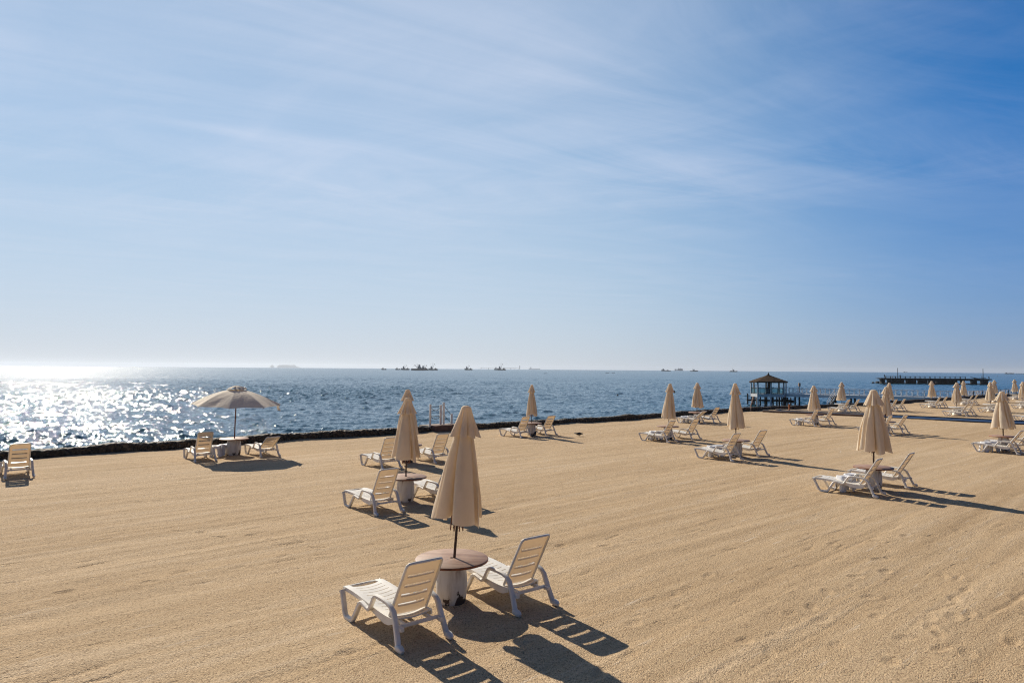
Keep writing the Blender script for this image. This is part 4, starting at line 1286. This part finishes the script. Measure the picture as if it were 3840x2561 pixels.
# ------------------------------------------------------------------ ships
def hull_mb(L, W_, H_, bow=1.35, stern=1.0, draft=1.2):
    b = MB(); rows = []
    for t_, w_ in [(-.5, .72), (-.44, .86), (-.2, 1.0), (.15, 1.0), (.32, .80), (.44, .40), (.5, .05)]:
        zt = H_ * (stern + (1 - stern) * 0 if t_ < -.2 else 1.0 + (bow - 1) * max(0, (t_ - .05) / .45) ** 1.6)
        rake = .03 * L * max(0, (t_ - .3) / .2)
        rows.append([(t_ * L + rake, -w_ * W_ / 2, zt), (t_ * L, -w_ * W_ * .40, -draft), (t_ * L, w_ * W_ * .40, -draft), (t_ * L + rake, w_ * W_ / 2, zt)])
    vs = [p for r_ in rows for p in r_]; n_ = len(rows)
    b.add(vs, [[i * 4 + j_, i * 4 + (j_ + 1) % 4, (i + 1) * 4 + (j_ + 1) % 4, (i + 1) * 4 + j_] for i in range(n_ - 1) for j_ in range(4)] + [[3, 2, 1, 0], [4 * n_ - 4 + q for q in range(4)]])
    return b
def ship_root(name, label, b_, d, rz, cat, group=None):
    x, y = polar(b_, d)
    return thing(name, label, cat, (x, y, SEA - d * d / (2 * EARTH)), R(rz), group)
def seiner(label, b_, d, L, face, boom=True, mast=1.0, house=.22, netx=-.25, zs=1.7):
    """fishing boat seen side on; face=1 bow to the left of the picture"""
    s_ = ship_root('fishing_boat', label, b_, d, 180 - b_ if face > 0 else -b_, 'fishing boat', 'fishing boats at anchor near the horizon')
    hull_mb(L, L * .27, L * .085, 1.7).build('hull', M['hull_dark'], s_, 40)
    b = MB(); hx = L * house
    b.box((hx, 0, L * .135), (L * .22, L * .18, L * .12)); b.box((hx + L * .02, 0, L * .22), (L * .14, L * .15, L * .07)); b.box((hx - .02 * L, 0, L * .265), (L * .10, L * .10, L * .02))
    b.build('wheelhouse', M['hull_grey'], s_, 40, L * .004)
    b = MB(); mx = hx - L * .14
    b.tube([(mx, 0, L * .08), (mx, 0, L * .40 * mast)], [L * .011, L * .006], 6); b.tube([(mx - .012 * L, 0, L * .08), (mx - .05 * L, 0, L * .33 * mast)], L * .006, 5)
    b.tube([(hx + .07 * L, 0, L * .25), (hx + .07 * L, 0, L * .36 * mast)], L * .005, 5)
    b.build('mast', M['hull_dark'], s_, 60)
    if boom:
        b = MB(); tip = (mx - L * .20, 0, L * .34 * mast)
        b.tube([(mx, 0, L * .10), tip], [L * .012, L * .008], 6); b.tube([(mx, 0, L * .39 * mast), tip], L * .003, 4)
        b.tube([(tip[0], 0, tip[2] + .015 * L), (tip[0], 0, tip[2] - .05 * L)], [L * .018, L * .022], 8)
        b.tube([tip, (-.46 * L, 0, L * .09)], L * .003, 4)
        b.build('boom', M['hull_dark'], s_, 60)
    bm = bmesh.new(); bmesh.ops.create_icosphere(bm, subdivisions=2, radius=1)
    for v in bm.verts: v.co = Vector((v.co.x * L * .13 + netx * L, v.co.y * L * .10, L * .085 + max(-.3, v.co.z) * L * .07 * (1 + .25 * math.sin(5 * v.co.x))))
    bm_object('net_pile', bm, M['net'], s_, 60)
    s_.scale = (1, 1, zs)
    return s_
seiner('small dark fishing boat standing apart, first along the horizon', -10.59, 1880, 13.5, 1, False, .85)
seiner('smaller fishing boat tucked behind the stern of a larger one with a tilted boom', -9.45, 1900, 14, 1, False, .9)
seiner('fishing boat with tilted boom overlapping a smaller boat', -8.85, 1850, 22, 1)
seiner('long low fishing boat in front of the crowded group', -7.85, 1620, 30, -1, True, .75, .12, .2)
seiner('fishing boat behind the long low one in the crowded group', -7.35, 1680, 24, 1, True, .9, .05, -.22)
seiner('fishing boat with tall thin mast at the end of the crowded group', -6.55, 1800, 23, 1, True, 1.25)
seiner('lone fishing boat with upright mast, raised boom and net heap', -3.62, 2200, 25, 1)
seiner('fishing boat with the tallest mast, in front of the faint loading jetty', -.86, 2250, 28, 1, True, 1.3)
seiner('pale fishing boat hidden behind the one with the tallest mast', -1.22, 2500, 22, 1, False, .9)
seiner('fishing boat with bulky bow and long low stern, past the two rowing boats', 12.73, 2750, 36, 1, False, .5, .30, -.15, 1.0)
seiner('fishing boat with white rail and three thin masts', 14.92, 2480, 26, -1, False, 1.0, 0.0, .25, 1.15)
seiner('fishing boat with central cabin and twin masts seaward of the gazebo', 17.97, 2430, 25, -1, False, 1.2, .02, -.3, 1.15)
seiner('tiny faint fishing boat above the middle of the long pier', 29.96, 5200, 24, 1, False, .6, zs=1.0)

s_ = ship_root('platform_ship', 'hazy boxy work ship with deck cranes between two fishing boats', 13.73, 5000, -13.7, 'ship')
hull_mb(58, 14, 6, 1.1).build('hull', M['hull_grey'], s_, 40)
b = MB(); b.box((10, 0, 10), (34, 12, 9)); b.box((-22, 0, 9), (10, 8, 5)); b.build('deckhouse', M['hull_grey'], s_, 40, .3)
b = MB(); b.tube([(0, 0, 14), (0, 0, 25)], .6, 6); b.tube([(12, 0, 14), (12, 0, 22)], .5, 6); b.beam((-30, 0, 11), (-8, 0, 13), 1, 1); b.build('mast', M['hull_grey'], s_)
s_ = ship_root('tanker', 'very faint grey tanker with its bridge at one end, palest ship on the horizon', 1.89, 10200, -1.9, 'ship')
hull_mb(168, 28, 12, 1.25).build('hull', M['hull_grey'], s_, 40)
b = MB(); b.box((-55, 0, 20), (24, 24, 16)); b.box((-52, 0, 31), (14, 20, 6)); b.build('bridge', M['ship_white'], s_, 40, .5)
b = MB(); b.tube([(-50, 0, 32), (-50, 0, 44)], 1.4, 6); b.tube([(20, 0, 12), (20, 0, 20)], .8, 6); b.box((-63, 0, 32), (6, 8, 9)); b.build('funnel', M['hull_grey'], s_)
s_ = ship_root('loading_jetty', 'faint loading jetty on thin legs ending in a tall tower', -.98, 8300, .98, 'jetty')
b = MB(); b.beam((-236, 0, 13), (236, 0, 13), 8, 2.2); b.beam((40, 0, 16), (200, 0, 19), 4, 2); b.build('conveyor', M['hull_grey'], s_)
for q in (-232, -140, -45, 50, 130, 180, 228):
    b = MB(); b.box((q, 0, 5), (9 if q in (-140, 130) else 5, 8, 16)); b.build('leg', M['hull_grey'], s_)
b = MB(); b.box((238, 0, 24), (9, 9, 42)); b.build('tower', M['hull_grey'], s_, 40, .3)
b = MB(); b.beam((-232, 0, 13), (-222, 0, 24), 2, 2); b.build('crane', M['hull_grey'], s_)
s_ = ship_root('barge', 'low dark barge by the photo edge beyond the pier tip', 36.06, 2900, -36, 'ship')
hull_mb(26, 7, 2.4, 1.4).build('hull', M['hull_dark'], s_, 40); b = MB(); b.box((-8, 0, 3.4), (5, 4, 2)); b.box((3, 0, 2.8), (10, 5, 1)); b.build('deckhouse', M['hull_dark'], s_, 40, .1)
s_ = ship_root('ship_pier', 'low dark quay cut off by the photo edge beyond the pier', 37.2, 2800, -37, 'quay')
b = MB(); b.box((-14, 0, 1.6), (50, 10, 1.0)); b.box((8, 0, 3), (30, 10, 3)); b.box((2, 0, 5.5), (6, 6, 3)); b.tube([(8, 0, 4), (8, 0, 12)], .3, 5); b.tube([(12, 0, 4), (12, 0, 10)], .3, 5); b.build('deck', M['hull_dark'], s_, 40)
b = MB()
for q in range(-36, 20, 6): b.box((q, 0, 0), (1, 6, 3))
b.build('legs', M['hull_dark'], s_)

def island():
    n, m = 60, 14; x0, y0 = polar(-18.3, 14500); P = np.zeros((m, n, 3)); f = Field(400., 128, lambda kx, ky, k: np.exp(-(k * 20) ** 2), 44)
    for i in range(m):
        for j_ in range(n):
            u_ = (j_ / (n - 1) - .5) * 660; v_ = (i / (m - 1) - .5) * 300
            mesa = 62 * min(1, max(0, (260 - abs(u_ - 40)) / 90)) * min(1, max(0, (u_ + 190) / 25))
            mesa = max(mesa * (1 if u_ < 190 else .62), 0)
            stack = 60 * max(0, 1 - ((u_ + 262) / 52) ** 2)
            e = max(mesa, stack) * max(0, 1 - (v_ / 150) ** 4) + 2.5 * f(np.array([u_]), np.array([v_]))[0]
            c_, q_ = math.cos(R(18.3)), math.sin(R(18.3))
            P[i, j_] = (x0 + u_ * c_ + v_ * math.sin(R(-18.3)), y0 + u_ * q_ * 1 + v_ * c_, SEA - 14500 ** 2 / (2 * EARTH) + e - 3)
    o = grid_object('island', P, M['island']); tag(o, kind='structure')
island()

def bird(label, x, y, rz, pose=0):
    root = thing('bird', label, 'bird', (x, y, 0), R(rz), 'black birds on the sand')
    b = MB()
    pts = [(.215, .115, .004), (.185, .125, .012), (.165, .138, .030), (.140, .142, .036), (.115, .138, .040), (.07, .135, .062), (.01, .128, .078), (-.06, .128, .070), (-.12, .138, .045), (-.19, .150, .030), (-.25, .158, .022)] if pose == 0 else \
          [(.16, .27, .004), (.135, .275, .012), (.115, .285, .030), (.09, .29, .038), (.07, .27, .040), (.05, .235, .055), (.02, .19, .078), (-.02, .145, .072), (-.06, .11, .045), (-.11, .075, .03), (-.15, .05, .02)]
    b.tube([(a, 0, z) for a, z, r_ in pts], [r_ for a, z, r_ in pts], 12, (0, 1, 0), .9)
    b.build('body', M['bird'], root, 170)
    for s_ in (-1, 1):
        q = MB(); q.tube([(.01, s_ * .03, .09), (.0, s_ * .03, .045), (.012, s_ * .03, .0), (.06, s_ * .03, .003)], [.012, .007, .006, .004], 5); q.build('leg', M['bird'], root)
        q = MB(); q.tube([(.07, s_ * .06, .15 + (.06 if pose else 0)), (-.02, s_ * .072, .14 + (.01 if pose else 0)), (-.12, s_ * .05, .145 - (.07 if pose else 0)), (-.20, s_ * .02, .152 - (.10 if pose else 0))], [.02, .042, .03, .008], 8, (0, 1, 0), .35); q.build('wing', M['bird'], root, 170)
    return root
bird('black bird standing on the open sand with its head down', 3.42, 34.6, -10)
bird('black bird sitting upright in the shade under a lounger back', 1.15, 33.95, 20, 1)
